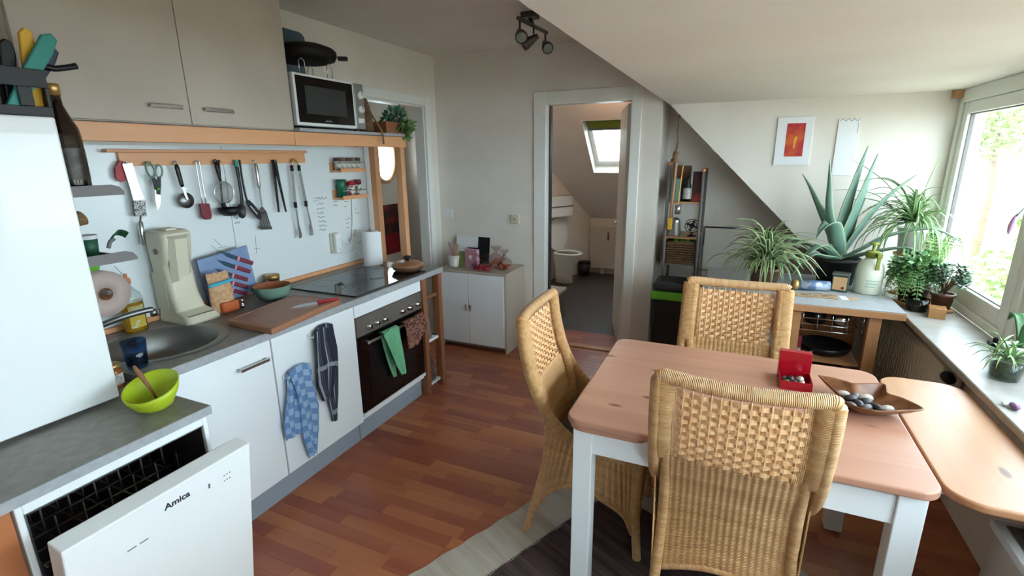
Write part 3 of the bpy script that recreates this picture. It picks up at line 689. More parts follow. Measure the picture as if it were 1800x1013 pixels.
# open wooden end rack
t_ = thing('end_rack', 'narrow open wooden rack at the end of the worktop', 'rack', (.35, 2.77, 0))
for x0 in (.545, .02):
    for y0 in (2.655, 2.845): soft(MB().box(x0, x0+.05, y0, y0+.045, .0005, .8445).build('post', 'dark_wood_z', t_), .003)
for z in (.70, .385, .06):
    MB().box(.02, .56, 2.701, 2.844, z-.012, z).build('shelf', 'white_lacquer' if z < .6 else 'dark_wood_z', t_)
    MB().box(.562, .575, 2.701, 2.844, z-.014, z+.004).build('shelf_lip', 'white_lacquer' if z < .6 else 'dark_wood_z', t_)
MB().box(.03, .055, 2.702, 2.843, .1, .8).build('back_panel', 'dark_wood_z', t_)
tag(MB().lathe([(.036, .386), (.036, .40), (.02, .54), (.016, .55), (.016, .56), (.02, .565), (.02, .66), (.012, .675), (0, .678)], (.525, 2.775, 0), 20).build('pepper_mill', 'alu_foil', origin=(.525, 2.775, .386)), 'tall silver cone shaped mill on the end rack', 'mill')
t_ = thing('box_grater', 'steel box grater with black grip low in the end rack', 'grater', (.515, 2.78, .061))
MB().add([(.475, 2.74, .061), (.555, 2.74, .061), (.555, 2.82, .061), (.475, 2.82, .061), (.49, 2.755, .24), (.54, 2.755, .24), (.54, 2.805, .24), (.49, 2.805, .24)], [(0, 3, 2, 1), (4, 5, 6, 7), (0, 1, 5, 4), (1, 2, 6, 5), (2, 3, 7, 6), (3, 0, 4, 7)]).build('grater_body', M('grater_holes', (150, 150, 146), .45, .8, c2=(70, 70, 68), nscale=160, lo=.5, hi=.55), t_)
MB().tube(smooth_path([(.515, 2.755, .235), (.515, 2.76, .275), (.515, 2.80, .275), (.515, 2.805, .235)]), .01).build('grip', 'black_plastic', t_)
tag(MB().lathe([(0, .701), (.03, .701), (.033, .715), (.028, .735), (0, .74)], (.48, 2.765, 0), 20).build('red_tin', 'red_plastic', origin=(.48, 2.765, .701)), 'small red tin on the top shelf of the end rack', 'tin')
# ---- dishwasher side
t_ = thing('counter_slab', 'lower grey counter slab carrying the fridge', 'worktop', (.45, .4, .82))
MB().box(-.055, .945, -.3, .926, .821, .85).build('slab', 'worktop_grey', t_)
MB().box(.945, .949, -.3, .926, .821, .8494).box(-.055, .949, .926, .929, .821, .8494).build('edge_band', 'worktop_edge', t_)
t_ = thing('dishwasher', 'slim white dishwasher with its door tilted open', 'dishwasher', (.65, .675, 0))
m = MB().box(.345, .93, .432, .447, .02, .82).box(.345, .93, .905, .92, .02, .82).box(.345, .93, .447, .905, .785, .82).box(.345, .36, .447, .905, .02, .785).box(.345, .93, .447, .905, .02, .12)
soft(m.build('body', 'white_enamel', t_), .003)
m = MB().box(.361, .925, .448, .452, .121, .784).box(.361, .925, .90, .904, .121, .784).box(.361, .365, .452, .90, .121, .784).box(.361, .925, .452, .90, .121, .125).box(.361, .925, .452, .90, .780, .784)
m.build('tub', 'brushed', t_)
m = MB()
for i in range(7): m.tube([(.40, .47+.066*i, .60), (.90, .47+.066*i, .60)], .003)
for i in range(8): m.tube([(.40+.07*i, .465, .605), (.40+.07*i, .885, .605)], .003)
for i in range(7):
    for j in range(6): m.tube([(.42+.08*j, .47+.066*i, .6), (.42+.08*j, .47+.066*i, .68)], .0025, 6)
m.build('upper_basket', 'grey_plastic', t_)
RT = RY(9.5); pv = (.94, .675, .11)
d = soft(MB().box(.935, .995, .436, .934, .11, .765, rot=RT, piv=pv).build('dishwasher_door', 'white_enamel', t_), .004)
MB().box(.925, .9345, .455, .915, .13, .755, rot=RT, piv=pv).build('inner_panel', 'alu_foil', d)
def dp(x, y, z): return Vector(pv)+RT@(Vector((x, y, z))-Vector(pv))
text_mesh('brand_text', 'Amica', .028, 'ink', d, dp(.9955, .70, .715), (0, 1, 0), RT@Vector((0, 0, 1)), bold=.0006)
m = MB()
for y in (.565, .595): m.box(.9951, .9958, y, y+.022, .650, .653, rot=RT, piv=pv)
for k in range(6): m.box(.9951, .9958, .84+.009*(k % 3), .844+.009*(k % 3), .70-.02*(k//3), .704-.02*(k//3), rot=RT, piv=pv)
m.box(.9951, .9958, .79, .796, .69, .706, rot=RT, piv=pv)
m.build('panel_marks', 'grey_plastic', d, kind='stuff')
tag(MB().box(.84, .925, .375, .428, .0005, .8205, bev=.004).build('wooden_side_panel', 'post_orange', origin=(.88, .4, 0)), 'orange brown wooden post beside the dishwasher', 'wood post')
# fridge on the counter
t_ = thing('table_top_fridge', 'white fridge standing on the lower counter', 'fridge', (.35, .54, .85))
soft(MB().box(.05, .585, .25, .832, .852, 1.746).build('body', 'white_enamel', t_), .008, 3)
d = soft(MB().box(.59, .632, .25, .836, .862, 1.746).build('fridge_door', 'white_enamel', t_), .006, 3)
MB().box(.632, .645, .262, .285, 1.2, 1.45, bev=.005).build('handle', 'white_plastic', d)
for x in (.1, .54):
    for y in (.3, .78): MB().lathe([(.02, .8505), (.02, .852)], (x, y, 0), 12).build('foot', 'rubber', t_)
# rack shelves on the far side of the fridge
def tray(label, z, y1, n):
    t = thing('side_tray', label, 'tray shelf', (.30, .84, z))
    m = MB().box(.10, .48, .838, y1-.01, z, z+.004).box(.10, .48, .838, .842, z, z+.05)
    o = [(.838, z), (y1, z), (y1, z+.012), (y1-.012, z+.028), (y1-.035, z+.036), (.838, z+.036)]
    for x in (.10, .477): m.prism(o, x, x+.004, 'yz')
    m.box(.10, .48, y1-.006, y1-.002, z, z+.012)
    soft(m.build('tray', 'grey_plastic', t), .001); return t
tray('upper grey tray shelf hooked on the side of the fridge', 1.508, 1.056, 1)
tray('lower grey tray shelf hooked on the side of the fridge', 1.276, 1.056, 2)
t_ = thing('oil_bottle', 'tall dark brown glass bottle with a gold screw cap', 'bottle', (.415, .945, 1.513))
q = 1.513
MB().lathe([(0, q), (.045, q), (.047, q+.01), (.047, q+.19), (.044, q+.215), (.03, q+.25), (.018, q+.285), (.0165, q+.33)], (.415, .945, 0)).build('bottle_body', 'bottle_glass', t_)
MB().lathe([(.0475, q+.05), (.0475, q+.15)], (.415, .945, 0), caps=False).build('bottle_label', M('label_dark', (46, 38, 32), .4, c2=(92, 84, 72), nscale=14, lo=.5, hi=.66), t_)
MB().lathe([(.019, q+.315), (.0195, q+.34), (.018, q+.35), (0, q+.35)], (.415, .945, 0)).build('cap', 'gold', t_)
t_ = thing('dish_brush', 'dish brush with a dark handle standing on the lower tray', 'brush', (.36, .92, 1.281))
MB().tube([(.36, .91, 1.281), (.36, .935, 1.42)], .010).build('handle', 'black_plastic', t_)
MB().lathe([(0, -.012), (.02, -.012), (.026, .018), (.02, .022), (0, .022)], (.36, .955, 1.425), 18, rot=RX(-70)).build('bristles', 'rope', t_)
t_ = thing('green_cup', 'green plastic cup with a white rim on the lower tray', 'cup', (.33, .985, 1.281))
MB().lathe([(0, 1.281), (.024, 1.281), (.03, 1.36)], (.33, .985, 0), 24).build('cup_body', 'green_dark', t_)
MB().lathe([(.0305, 1.352), (.031, 1.366), (.027, 1.366), (.0265, 1.352)], (.33, .985, 0), 24, caps=False).build('rim', 'white_plastic', t_)
tag(MB().lathe([(0, 1.281), (.02, 1.281), (.022, 1.33), (.016, 1.36), (.012, 1.385), (0, 1.387)], (.39, .905, 0), 18).build('soap_bottle', 'terracotta', origin=(.39, .905, 1.281)), 'small reddish soap bottle behind the green cup on the tray', 'bottle')
t_ = thing('scrub_sponge', 'dark teal cloth clipped on the edge of the lower tray', 'cloth', (.36, 1.05, 1.312))
MB().tube(smooth_path([(.36, 1.03, 1.313), (.36, 1.04, 1.335), (.36, 1.055, 1.345)]), .007).build('clip', 'grey_plastic', t_)
MB().grid(lambda u, v: (.35+.03*v+.004*sin(9*u), 1.045+.05*u, 1.338+.016*sin(3*u)+.02*v), 10, 5, .004).build('cloth', 'green_dark', t_)
tag(MB().lathe([(0, 1.245), (.025, 1.245), (.03, 1.26), (.03, 1.272), (0, 1.2745)], (.36, .96, 0), 20).build('green_sponge', 'lime_bright', origin=(.36, .96, 1.245)), 'green round scourer tucked under the lower tray', 'sponge')
t_ = thing('paper_roll', 'brown grey paper roll hanging under the lower tray', 'paper roll', (.33, .965, 1.08))
MB().lathe([(.022, .22), (.083, .22), (.083, .41), (.022, .41), (.022, .22)], (0, .965, 1.16), 40, 'x', caps=False).build('roll', 'paper_roll', t_)
MB().lathe([(.0205, .215), (.0222, .215), (.0222, .415), (.0205, .415), (.0205, .215)], (0, .965, 1.16), 24, 'x', caps=False).build('core', 'brown_card', t_)
MB().tube([(.20, .965, 1.168), (.435, .965, 1.168)], .009).tube([(.205, .965, 1.168), (.205, .85, 1.168)], .009).box(.19, .44, .838, .846, 1.12, 1.24).build('holder', 'grey_plastic', t_)
# knife holder on the fridge
t_ = thing('knife_holder', 'dark grey knife holder with oval cut-outs on top of the fridge', 'knife holder', (.5, .78, 1.7465))
m = MB(); y0, y1, x0, x1, z0, z1 = .68, .858, .46, .585, 1.7465, 1.878
m.box(x0, x1, y0, y1, z0, z0+.006).box(x0, x0+.004, y0, y1, z0, z1).box(x0, x1, y0, y0+.004, z0, z1).box(x0, x1, y1-.004, y1, z0, z1)
for a, b in ((z0, z0+.03), (z1-.05, z1)): m.box(x1-.004, x1, y0, y1, a, b)
for a, b in ((y0, .745), (.785, .818), (y1-.010, y1)): m.box(x1-.004, x1, a, b, z0+.03, z1-.05)
soft(m.build('holder_body', 'charcoal', t_), .002)
def knife(label, mat, y, x, lean, w, h, top, cat='knife', name='coloured_knife', dy=0):
    o = [(-w*.45, 0), (w*.45, 0), (w*.5, h*.55), (w*.62, h*.8), (w*.5, h*.97), (0, h), (-w*.4, h*.93), (-w*.5, h*.55)]
    me = MB().prism(o, -.008, .008, 'yz', rot=RX(-lean)).build(name, mat); soft(me, .004); me.location = (x, y, 1.758); tag(me, label, cat)
knife('broad yellow handle standing in the knife holder', 'yellow', .836, .545, 3, .034, .235, 0)
knife('broad teal handle leaning out of the knife holder', 'teal', .768, .568, 30, .040, .262, 0)
knife('navy blue handle behind the teal one in the knife holder', 'navy', .80, .515, 32, .034, .235, 0)
knife('short black handle at the back of the knife holder', 'black_plastic', .79, .53, 4, .034, .2, 0)
tag(MB().tube(smooth_path([(.535, .835, 1.80), (.535, .865, 1.888), (.535, .91, 1.893), (.535, .965, 1.908)]), [.006]*8+[.009]*16+[.010]).build('black_scissors', 'black_plastic', origin=(.535, .86, 1.80)), 'curved black handle hooked over the rim of the knife holder', 'handle')
# things on the lower counter
t_ = thing('lime_bowl', 'lime green bowl with slanted rim on the lower counter', 'bowl', (.80, .845, .8505))
b0 = .8505; pr = [(0, b0), (.035, b0), (.052, b0+.012), (.072, b0+.05), (.078, b0+.078), (.074, b0+.078), (.068, b0+.05), (.048, b0+.016), (0, b0+.008)]
m = MB().lathe(pr, (.80, .845, 0), 40)
m.v = [(x, y, z+(z-b0)*.28*((y-.845)+(-(x-.80))*.5)/.075) if z > b0+.011 else (x, y, z) for x, y, z in m.v]
m.build('bowl_body', 'lime', t_)
t_ = thing('spoon', 'wooden handled spoon resting in the lime bowl', 'spoon', (.79, .85, .862))
MB().tube(smooth_path([(.785, .865, .866), (.780, .850, .92), (.770, .825, 1.0)]), [.004, .004, .004, .004, .004, .004, .004, .004, .005, .006, .007, .007, .008, .008, .007, .006, .004], 8, flat=.5).build('spoon_handle', 'brown_card', t_)
MB().lathe([(0, 0), (.012, .001), (.016, .006), (.013, .004), (0, .002)], (.787, .870, .8605), 16, sy=1.4, caps=False).build('spoon_bowl', 'steel', t_)
t_ = thing('honey_jar', 'small honey jar with a white label beside the fridge', 'jar', (.50, .885, .8505))
MB().lathe([(0, b0), (.03, b0), (.032, b0+.006), (.032, b0+.06), (.028, b0+.068)], (.50, .885, 0), 28).build('jar_body', 'honey', t_)
MB().lathe([(.0325, b0+.012), (.0325, b0+.05)], (.50, .885, 0), 28, caps=False).build('jar_label', 'label_paper', t_)
MB().lathe([(.03, b0+.068), (.03, b0+.085), (0, b0+.086)], (.50, .885, 0), 28).build('lid', 'gold', t_)
t_ = thing('black_pouch', 'black rounded pouch at the left end of the lower counter', 'pouch', (.80, .375, .8505))
MB().lathe([(0, b0), (.05, b0), (.06, b0+.01), (.062, b0+.04), (.05, b0+.075), (.02, b0+.09), (0, b0+.092)], (.82, .365, 0), 28, sx=1.2).build('pouch_body', 'black_soft', t_)
MB().tube([(.82+.073*cos(a), .365+.061*sin(a), b0+.045) for a in [2*pi*i/30 for i in range(30)]], .003, closed=True).build('zip', 'charcoal', t_)
# ------------------------------------------------------------------ wall cabinet, frame, shelf
t_ = thing('wall_cabinet', 'two-door grey wall cabinet reaching up to the ceiling', 'wall cabinet', (.14, 1.43, 1.762))
m = MB().box(-.058, .33, .90, .916, 1.763, 2.452).box(-.058, .33, 1.95, 1.966, 1.763, 2.452).box(-.058, .33, .916, 1.95, 1.763, 1.779).box(-.058, .33, .916, 1.95, 2.436, 2.452).box(-.058, -.05, .916, 1.95, 1.779, 2.436)
m.build('carcass', 'door_taupe', t_)
for a, b, h0, h1 in ((.902, 1.4315, 1.268, 1.392), (1.4345, 1.964, 1.488, 1.62)):
    d = soft(MB().box(.332, .35, a, b, 1.766, 2.45).build('door', 'door_taupe', t_), .002)
    MB().tube([(.35, h0+.008, 1.829), (.368, h0+.008, 1.829)], .005).tube([(.35, h1-.008, 1.829), (.368, h1-.008, 1.829)], .005).box(.364, .374, h0, h1, 1.820, 1.837, bev=.003).build('handle', 'chrome', d)
t_ = thing('beech_frame', 'beech beam on two posts carrying the shelf above the worktop', 'wooden frame', (.32, 2.75, ZW))
soft(MB().box(.305, .352, .875, 1.96, 1.692, 1.758).build('beam', 'beech_y', t_), .002)
soft(MB().box(.305, .352, 1.962, 2.91, 1.692, 1.758).build('beam', 'beech_y', t_), .002)
soft(MB().box(.285, .335, 2.865, 2.91, ZW+.0005, 1.692).build('post', 'beech_z', t_), .003)
soft(MB().box(.075, .125, 2.85, 2.90, ZW+.0005, 1.70).build('post', 'beech_z', t_), .003)
MB().box(-.05, .305, 2.852, 2.898, 1.70, 1.755).build('cross_rail', 'beech_y', t_)
t_ = thing('shelf_board', 'thin grey shelf board on the beech beam under the microwave', 'shelf', (.16, 2.45, 1.76))
soft(MB().box(-.055, .385, 1.968, 2.965, 1.7595, 1.777).build('board', 'worktop_edge', t_), .003)
# microwave
q = 1.7775
t_ = thing('microwave', 'silver microwave with black window and two dial knobs', 'microwave', (.2, 2.24, q))
soft(MB().box(-.02, .33, 1.99, 2.515, q+.012, q+.272).build('body', 'alu_foil', t_), .006, 3)
d = soft(MB().box(.33, .352, 1.99, 2.43, q+.014, q+.270).build('microwave_door', 'white_plastic', t_), .004)
MB().box(.3521, .3535, 2.004, 2.418, q+.030, q+.258).build('door_glass', 'black_glass', d)
MB().box(.3536, .354, 2.06, 2.36, q+.075, q+.215).build('window_mesh', M('mesh_grey', (52, 54, 54), .35), d)
MB().tube([(.3537, 2.185+.005*i, q+.044+.004*((i*7) % 3-1)) for i in range(11)], .0012, 4).build('brand_mark', 'paper_white', d)
soft(MB().box(.33, .352, 2.432, 2.515, q+.014, q+.270).build('control_panel', 'alu_foil', t_), .004)
for z in (.205, .125):
    k = MB().lathe([(.022, .3525), (.022, .362), (.019, .372), (0, .373)], (0, 2.475, q+z), 24, 'x').build('dial', 'white_plastic', t_)
    MB().box(.3731, .3745, 2.473, 2.477, q+z-.004, q+z+.018).build('pointer', 'grey_plastic', k)
MB().box(.3525, .356, 2.45, 2.50, q+.05, q+.075).build('open_button', 'white_plastic', t_)
for y in (2.03, 2.48):
    for x in (.02, .30): MB().lathe([(.014, q), (.014, q+.012)], (x, y, 0), 12).build('foot', 'black_plastic', t_)
# on the microwave
q = 2.0505
t_ = thing('grill_pan', 'black round pan with thick rim on a wire stand above the microwave', 'pan', (.19, 2.24, q))
for y, x in ((2.14, .13), (2.14, .27), (2.34, .13), (2.34, .27)): MB().tube([(x, y-.02, q), (x, y-.02, q+.075), (x, y, q+.09), (x, y+.02, q+.075), (x, y+.02, q)], .003, 6).build('wire_leg', 'steel', t_)
MB().lathe([(0, q+.085), (.12, q+.088), (.155, q+.10), (.168, q+.125), (.166, q+.145), (.150, q+.160), (.10, q+.178), (0, q+.185)], (.19, 2.25, 0), 48).build('pan_body', 'black_soft', t_)
MB().box(.335, .39, 2.33, 2.375, q+.10, q+.12, rot=RZ(40), bev=.006).build('grip', 'black_plastic', t_)
t_ = tag(soft(MB().prism(rrect(2.08, 2.445, 2.053, 2.345, .05), -.05, -.03, 'yz', rot=RY(9), piv=(-.03, 2.2, 2.053)).build('serving_tray', 'board_blue', origin=(-.03, 2.25, 2.052)), .003), 'blue-grey tray with rounded corners leaning behind the black pan', 'tray')
# right end of the shelf
q = 1.7775
t_ = thing('woven_bag', 'pale woven bag with cord hanging over the shelf edge', 'bag', (.30, 2.60, q))
MB().lathe([(0, q), (.045, q), (.05, q+.03), (.045, q+.12), (.02, q+.20), (.012, q+.205)], (.28, 2.60, 0), 24, sy=.8).build('bag_body', 'wicker', t_)
MB().tube(smooth_path([(.28, 2.565, q+.20), (.33, 2.56, q+.15), (.39, 2.60, q+.02), (.394, 2.615, q-.02), (.392, 2.62, q-.07)]), .006).build('cord', 'rope', t_)
t_ = thing('brown_planter', 'dark brown wooden planter box at the end of the shelf', 'planter', (.28, 2.80, q))
m = MB().box(.20, .36, 2.70, 2.90, q, q+.01).box(.20, .212, 2.70, 2.90, q+.01, q+.072).box(.348, .36, 2.70, 2.90, q+.01, q+.072).box(.212, .348, 2.70, 2.712, q+.01, q+.072).box(.212, .348, 2.888, 2.90, q+.01, q+.072)
m.build('planter_box', 'dark_wood_z', t_); MB().box(.212, .348, 2.712, 2.888, q+.01, q+.055).build('soil', 'soil', t_)
def foliage(mb, c, r, n, s, seed, up=0):
    random.seed(seed)
    for k in range(n):
        d = Vector((random.gauss(0, 1), random.gauss(0, 1), random.gauss(0, 1)+up)).normalized(); p = Vector(c)+Vector((d.x*r[0], d.y*r[1], d.z*r[2]))*(random.random()**.4)
        a = (d+Vector((random.gauss(0, .5), random.gauss(0, .5), random.gauss(0, .5)))).normalized(); b = a.orthogonal().normalized(); nrm = a.cross(b); l = s*(.7+.6*random.random())
        mb.add([p, p+a*l*.5+b*l*.32, p+a*l+nrm*l*.1, p+a*l*.5-b*l*.32, p+a*l*.5+nrm*l*.12], [(0, 1, 4), (1, 2, 4), (2, 3, 4), (3, 0, 4)], None, True)
    return mb
t_ = thing('succulent_plant', 'blue-green leafy plant trailing from the shelf end planter', 'plant', (.30, 2.86, q+.056))
MB().tube([(.30, 2.86, q+.056), (.30, 2.88, q+.09)], .006).build('stem', 'leaf_dark', t_)
foliage(MB(), (.30, 2.88, q+.10), (.06, .09, .05), 130, .045, 3).build('leaves', M('leaf_bluegreen', (46, 92, 68), .45, c2=(74, 118, 84), nscale=30), t_, kind='stuff')
foliage(MB(), (.365, 2.90, q+.04), (.02, .06, .045), 60, .05, 4, -.5).build('trailing_leaves', 'leaf_fern', t_, kind='stuff')
# spice racks on the wall beside the post
for i, (z, lab) in enumerate(((1.548, 'upper small beech spice shelf beside the post'), (1.368, 'lower small beech spice shelf beside the post'))):
    t_ = thing('spice_shelf', lab, 'spice shelf', (0, 2.75, z-.014), 'small spice shelves')
    MB().box(-.05, .045, 2.60, 2.845, z-.014, z).build('shelf', 'beech_y', t_)
    MB().box(.036, .045, 2.60, 2.845, z+.0005, z+.012).build('lip', 'beech_y', t_)
    MB().box(-.05, -.04, 2.60, 2.845, z+.0005, z+.05).build('back', 'beech_y', t_)
    MB().tube([(.04, 2.605, z+.045), (.04, 2.84, z+.045)], .003).build('rail', 'steel', t_)
for i, y in enumerate((2.628, 2.676, 2.724, 2.772, 2.82)):
    t_ = thing('spice_jar', ['first spice jar at the open end of the upper spice shelf', 'second spice jar from the open end of the upper spice shelf', 'third spice jar, in the middle of the upper spice shelf', 'fourth spice jar from the open end of the upper spice shelf', 'spice jar against the post on the upper spice shelf'][i], 'spice jar', (-.005, y, 1.5485), 'spice jars')
    MB().lathe([(0, 1.549), (.022, 1.549), (.023, 1.60), (.018, 1.607)], (-.005, y, 0), 20).build('jar_body', 'spice_card', t_)
    MB().lathe([(.021, 1.607), (.021, 1.628), (0, 1.629)], (-.005, y, 0), 20).build('lid', 'grey_plastic' if i % 2 else 'pot_brown', t_)
t_ = thing('green_spice_tin', 'tall green spice tin on the lower spice shelf', 'tin', (.0, 2.66, 1.3685))
MB().lathe([(0, 1.369), (.032, 1.369), (.032, 1.478), (.03, 1.482)], (-.002, 2.64, 0), 28).build('tin_body', 'spice_green', t_)
MB().lathe([(.031, 1.482), (.031, 1.488), (0, 1.489)], (-.002, 2.64, 0), 28).build('lid', 'green_dark', t_)
t_ = thing('red_lid_jar', 'spice jar with red lid and printed label on the lower shelf', 'jar', (0, 2.76, 1.3685))
MB().lathe([(0, 1.369), (.03, 1.369), (.03, 1.44), (.026, 1.447)], (0, 2.725, 0), 28).build('jar_body', M('label_redwhite', (210, 200, 196), .5, c2=(150, 40, 60), nscale=40, lo=.5, hi=.6), t_)
MB().lathe([(.032, 1.447), (.032, 1.472), (0, 1.473)], (0, 2.725, 0), 28).build('lid', 'red_plastic', t_)
t_ = thing('glass_spice_jar', 'clear spice jar with a red top against the post', 'jar', (0, 2.84, 1.3685))
MB().lathe([(0, 1.369), (.025, 1.369), (.025, 1.44), (.02, 1.447)], (0, 2.80, 0), 24).build('jar_body', 'spice_card', t_)
MB().lathe([(.024, 1.447), (.024, 1.48), (0, 1.481)], (0, 2.80, 0), 24).build('lid', 'dark_red', t_)
# ------------------------------------------------------------------ utensil rail
t_ = thing('utensil_rail', 'long beech utensil rail with a ledge on the splashback', 'utensil rail', (-.05, 1.85, 1.60))
soft(MB().box(-.0518, -.036, 1.34, 2.385, 1.60, 1.658).build('back_board', 'beech_y', t_), .002)
soft(MB().box(-.0518, -.012, 1.285, 2.385, 1.658, 1.673).build('ledge', 'beech_y', t_), .002)
HY = (1.352, 1.455, 1.570, 1.676, 1.772, 1.800, 1.889, 1.905, 2.004, 2.135, 2.283)
for y in HY: MB().tube([(-.036, y, 1.616), (-.016, y, 1.614), (-.012, y, 1.620)], .0022, 6).build('hook', 'steel', t_)
UX = -.018
def ring(mb, y, z, r=.006, t=.0018, x=UX, sz=1): return mb.tube([(x, y+r*cos(a), z+r*sz*sin(a)) for a in [2*pi*i/16 for i in range(16)]], t, 6, closed=True, upv=(1, 0, 0))
def strip(mb, pts, w, x0=UX-.002, x1=UX+.002):
    """flat bar following pts (y,z) with widths w"""
    P = [Vector((a, b)) for a, b in pts]; L = []; R = []
    for i, p in enumerate(P):
        d = (P[min(i+1, len(P)-1)]-P[max(i-1, 0)]).normalized(); nrm = Vector((-d.y, d.x)); L.append(p+nrm*w[i]/2); R.append(p-nrm*w[i]/2)
    return mb.prism([tuple(p) for p in L+R[::-1]], x0, x1, 'yz')
# slicer + red holder
t_ = thing('vegetable_slicer', 'long steel slicer with a punched grating end, hung on the rail', 'slicer', (UX, 1.365, 1.25))
m = ring(MB(), 1.352, 1.612, .008); strip(m, [(1.358, 1.612), (1.368, 1.52), (1.376, 1.45)], [.042, .040, .046]); soft(m.build('slicer_blade', 'steel', t_), .001)
strip(MB(), [(1.376, 1.449), (1.370, 1.378)], [.050, .046], UX-.004, UX+.004).build('grating', MATS['grater_holes'], t_)
MB().tube([(UX, 1.370, 1.379), (UX, 1.364, 1.36), (UX, 1.362, 1.35), (UX, 1.358, 1.26), (UX, 1.357, 1.25)], [.004, .004, .011, .011, .004]).build('handle', 'steel', t_)
t_ = tag(strip(MB(), [(1.343, 1.622), (1.328, 1.59), (1.326, 1.555), (1.334, 1.536)], [.016, .034, .040, .02], UX-.014, UX-.006).build('red_gadget', 'red_plastic', origin=(UX, 1.33, 1.54)), 'red plastic gadget hanging behind the slicer', 'gadget')
# scissors
t_ = thing('kitchen_scissors', 'grey green handled kitchen scissors hung on the rail', 'scissors', (UX, 1.46, 1.40))
def oval(cy, cz, a, b, tilt, x, r=.0038):
    return [(x, cy+a*cos(q_)*cos(tilt)-b*sin(q_)*sin(tilt), cz+a*cos(q_)*sin(tilt)+b*sin(q_)*cos(tilt)) for q_ in [2*pi*i/24 for i in range(24)]]
MB().tube(oval(1.450, 1.582, .017, .034, .15, UX), .0042, 8, closed=True, upv=(1, 0, 0)).tube(oval(1.486, 1.574, .015, .028, -.2, UX), .0042, 8, closed=True, upv=(1, 0, 0)).build('finger_rings', 'sage', t_)
m = strip(MB(), [(1.454, 1.553), (1.464, 1.51), (1.464, 1.47)], [.012, .022, .018], UX-.004, UX+.002); strip(m, [(1.482, 1.550), (1.470, 1.51), (1.462, 1.47)], [.012, .022, .018], UX-.002, UX+.004); m.build('arms', 'charcoal', t_)
m = strip(MB(), [(1.468, 1.49), (1.462, 1.43), (1.448, 1.40)], [.016, .013, .002], UX-.003, UX-.0005); strip(m, [(1.458, 1.49), (1.450, 1.44), (1.446, 1.405)], [.014, .012, .002], UX+.0005, UX+.003); m.build('blades', 'steel', t_)
MB().lathe([(.006, UX+.004), (.006, UX+.006), (0, UX+.0065)], (0, 1.466, 1.495), 14, 'x').build('rivet', 'lime_bright', t_)
# pizza cutter
t_ = thing('pizza_cutter', 'pizza cutter wheel with a black handle hung on the rail', 'pizza cutter', (UX, 1.58, 1.39))
ring(MB(), 1.570, 1.612, .007).build('hanging_loop', 'steel', t_)
MB().tube([(UX, 1.571, 1.604), (UX, 1.572, 1.59), (UX, 1.580, 1.51), (UX, 1.582, 1.498)], [.007, .011, .010, .008], flat=.7, upv=(1, 0, 0)).build('handle', 'black_plastic', t_)
m = strip(MB(), [(1.582, 1.498), (1.586, 1.465), (1.592, 1.435)], [.012, .012, .009], UX+.003, UX+.006); strip(m, [(1.57, 1.492), (1.606, 1.487)], [.005, .004], UX-.001, UX+.005); m.build('fork', 'steel', t_)
MB().lathe([(0, UX-.001), (.038, UX-.0004), (.038, UX+.0004), (0, UX+.001)], (0, 1.590, 1.432), 40, 'x').build('wheel', 'brushed', t_)
# red spatula
t_ = thing('silicone_spatula', 'dark red silicone spatula with wire handle hung on the rail', 'spatula', (UX, 1.676, 1.33))
MB().tube(smooth_path([(UX, 1.668, 1.40), (UX, 1.668, 1.60), (UX, 1.672, 1.614), (UX, 1.677, 1.617), (UX, 1.682, 1.612), (UX, 1.686, 1.60), (UX, 1.686, 1.40)], 5), .0028, 6).build('wire_handle', 'steel', t_)
o = [(1.651, 1.412), (1.703, 1.408), (1.706, 1.345), (1.698, 1.328), (1.668, 1.328), (1.654, 1.345)]
soft(MB().prism(o, UX-.005, UX+.005, 'yz').build('spatula_head', 'dark_red', t_), .004)
# ladle, behind the sieve
t_ = thing('black_ladle', 'black soup ladle hanging behind the sieve', 'ladle', (UX, 1.78, 1.33))
MB().tube(smooth_path([(UX-.011, 1.800, 1.622), (UX-.011, 1.795, 1.55), (UX-.010, 1.785, 1.44), (UX-.006, 1.78, 1.40)]), .005, 8).build('handle', 'black_plastic', t_)
MB().lathe([(0, 0), (.03, .004), (.05, .02), (.057, .044), (.054, .044), (.047, .022), (.028, .008), (0, .005)], (UX+.03, 1.787, 1.335), 32).tube([(UX-.006, 1.78, 1.402), (UX+.0, 1.784, 1.38)], .012, 8).build('ladle_bowl', 'black_plastic', t_)
# sieve
t_ = thing('wire_sieve', 'small round wire sieve with a black handle hung on the rail', 'sieve', (UX, 1.79, 1.40))
ring(MB(), 1.772, 1.617, .007, .003).tube([(UX, 1.773, 1.61), (UX, 1.775, 1.59), (UX, 1.783, 1.53), (UX, 1.785, 1.515)], [.008, .010, .008, .006]).build('handle', 'black_plastic', t_)
cy, cz, r_ = 1.795, 1.457, .055
MB().tube([(UX, cy+r_*cos(a), cz+r_*sin(a)) for a in [2*pi*i/36 for i in range(36)]], .0035, 8, closed=True, upv=(1, 0, 0)).tube([(UX, 1.785, 1.517), (UX, 1.79, 1.51)], .003).build('rim', 'steel', t_)
m = MB()
for i in range(-9, 10):
    h = .0058*i; l = math.sqrt(max(r_*r_-h*h, 0))
    m.tube([(UX+.022*(1-(h*h+s_*s_*l*l)/(r_*r_)), cy+s_*l, cz+h) for s_ in [-1+.2*k for k in range(11)]], .0006, 4, caps=False)
    m.tube([(UX+.022*(1-(h*h+s_*s_*l*l)/(r_*r_)), cy+h, cz+s_*l) for s_ in [-1+.2*k for k in range(11)]], .0006, 4, caps=False)
m.build('mesh', 'brushed', t_, kind='stuff')
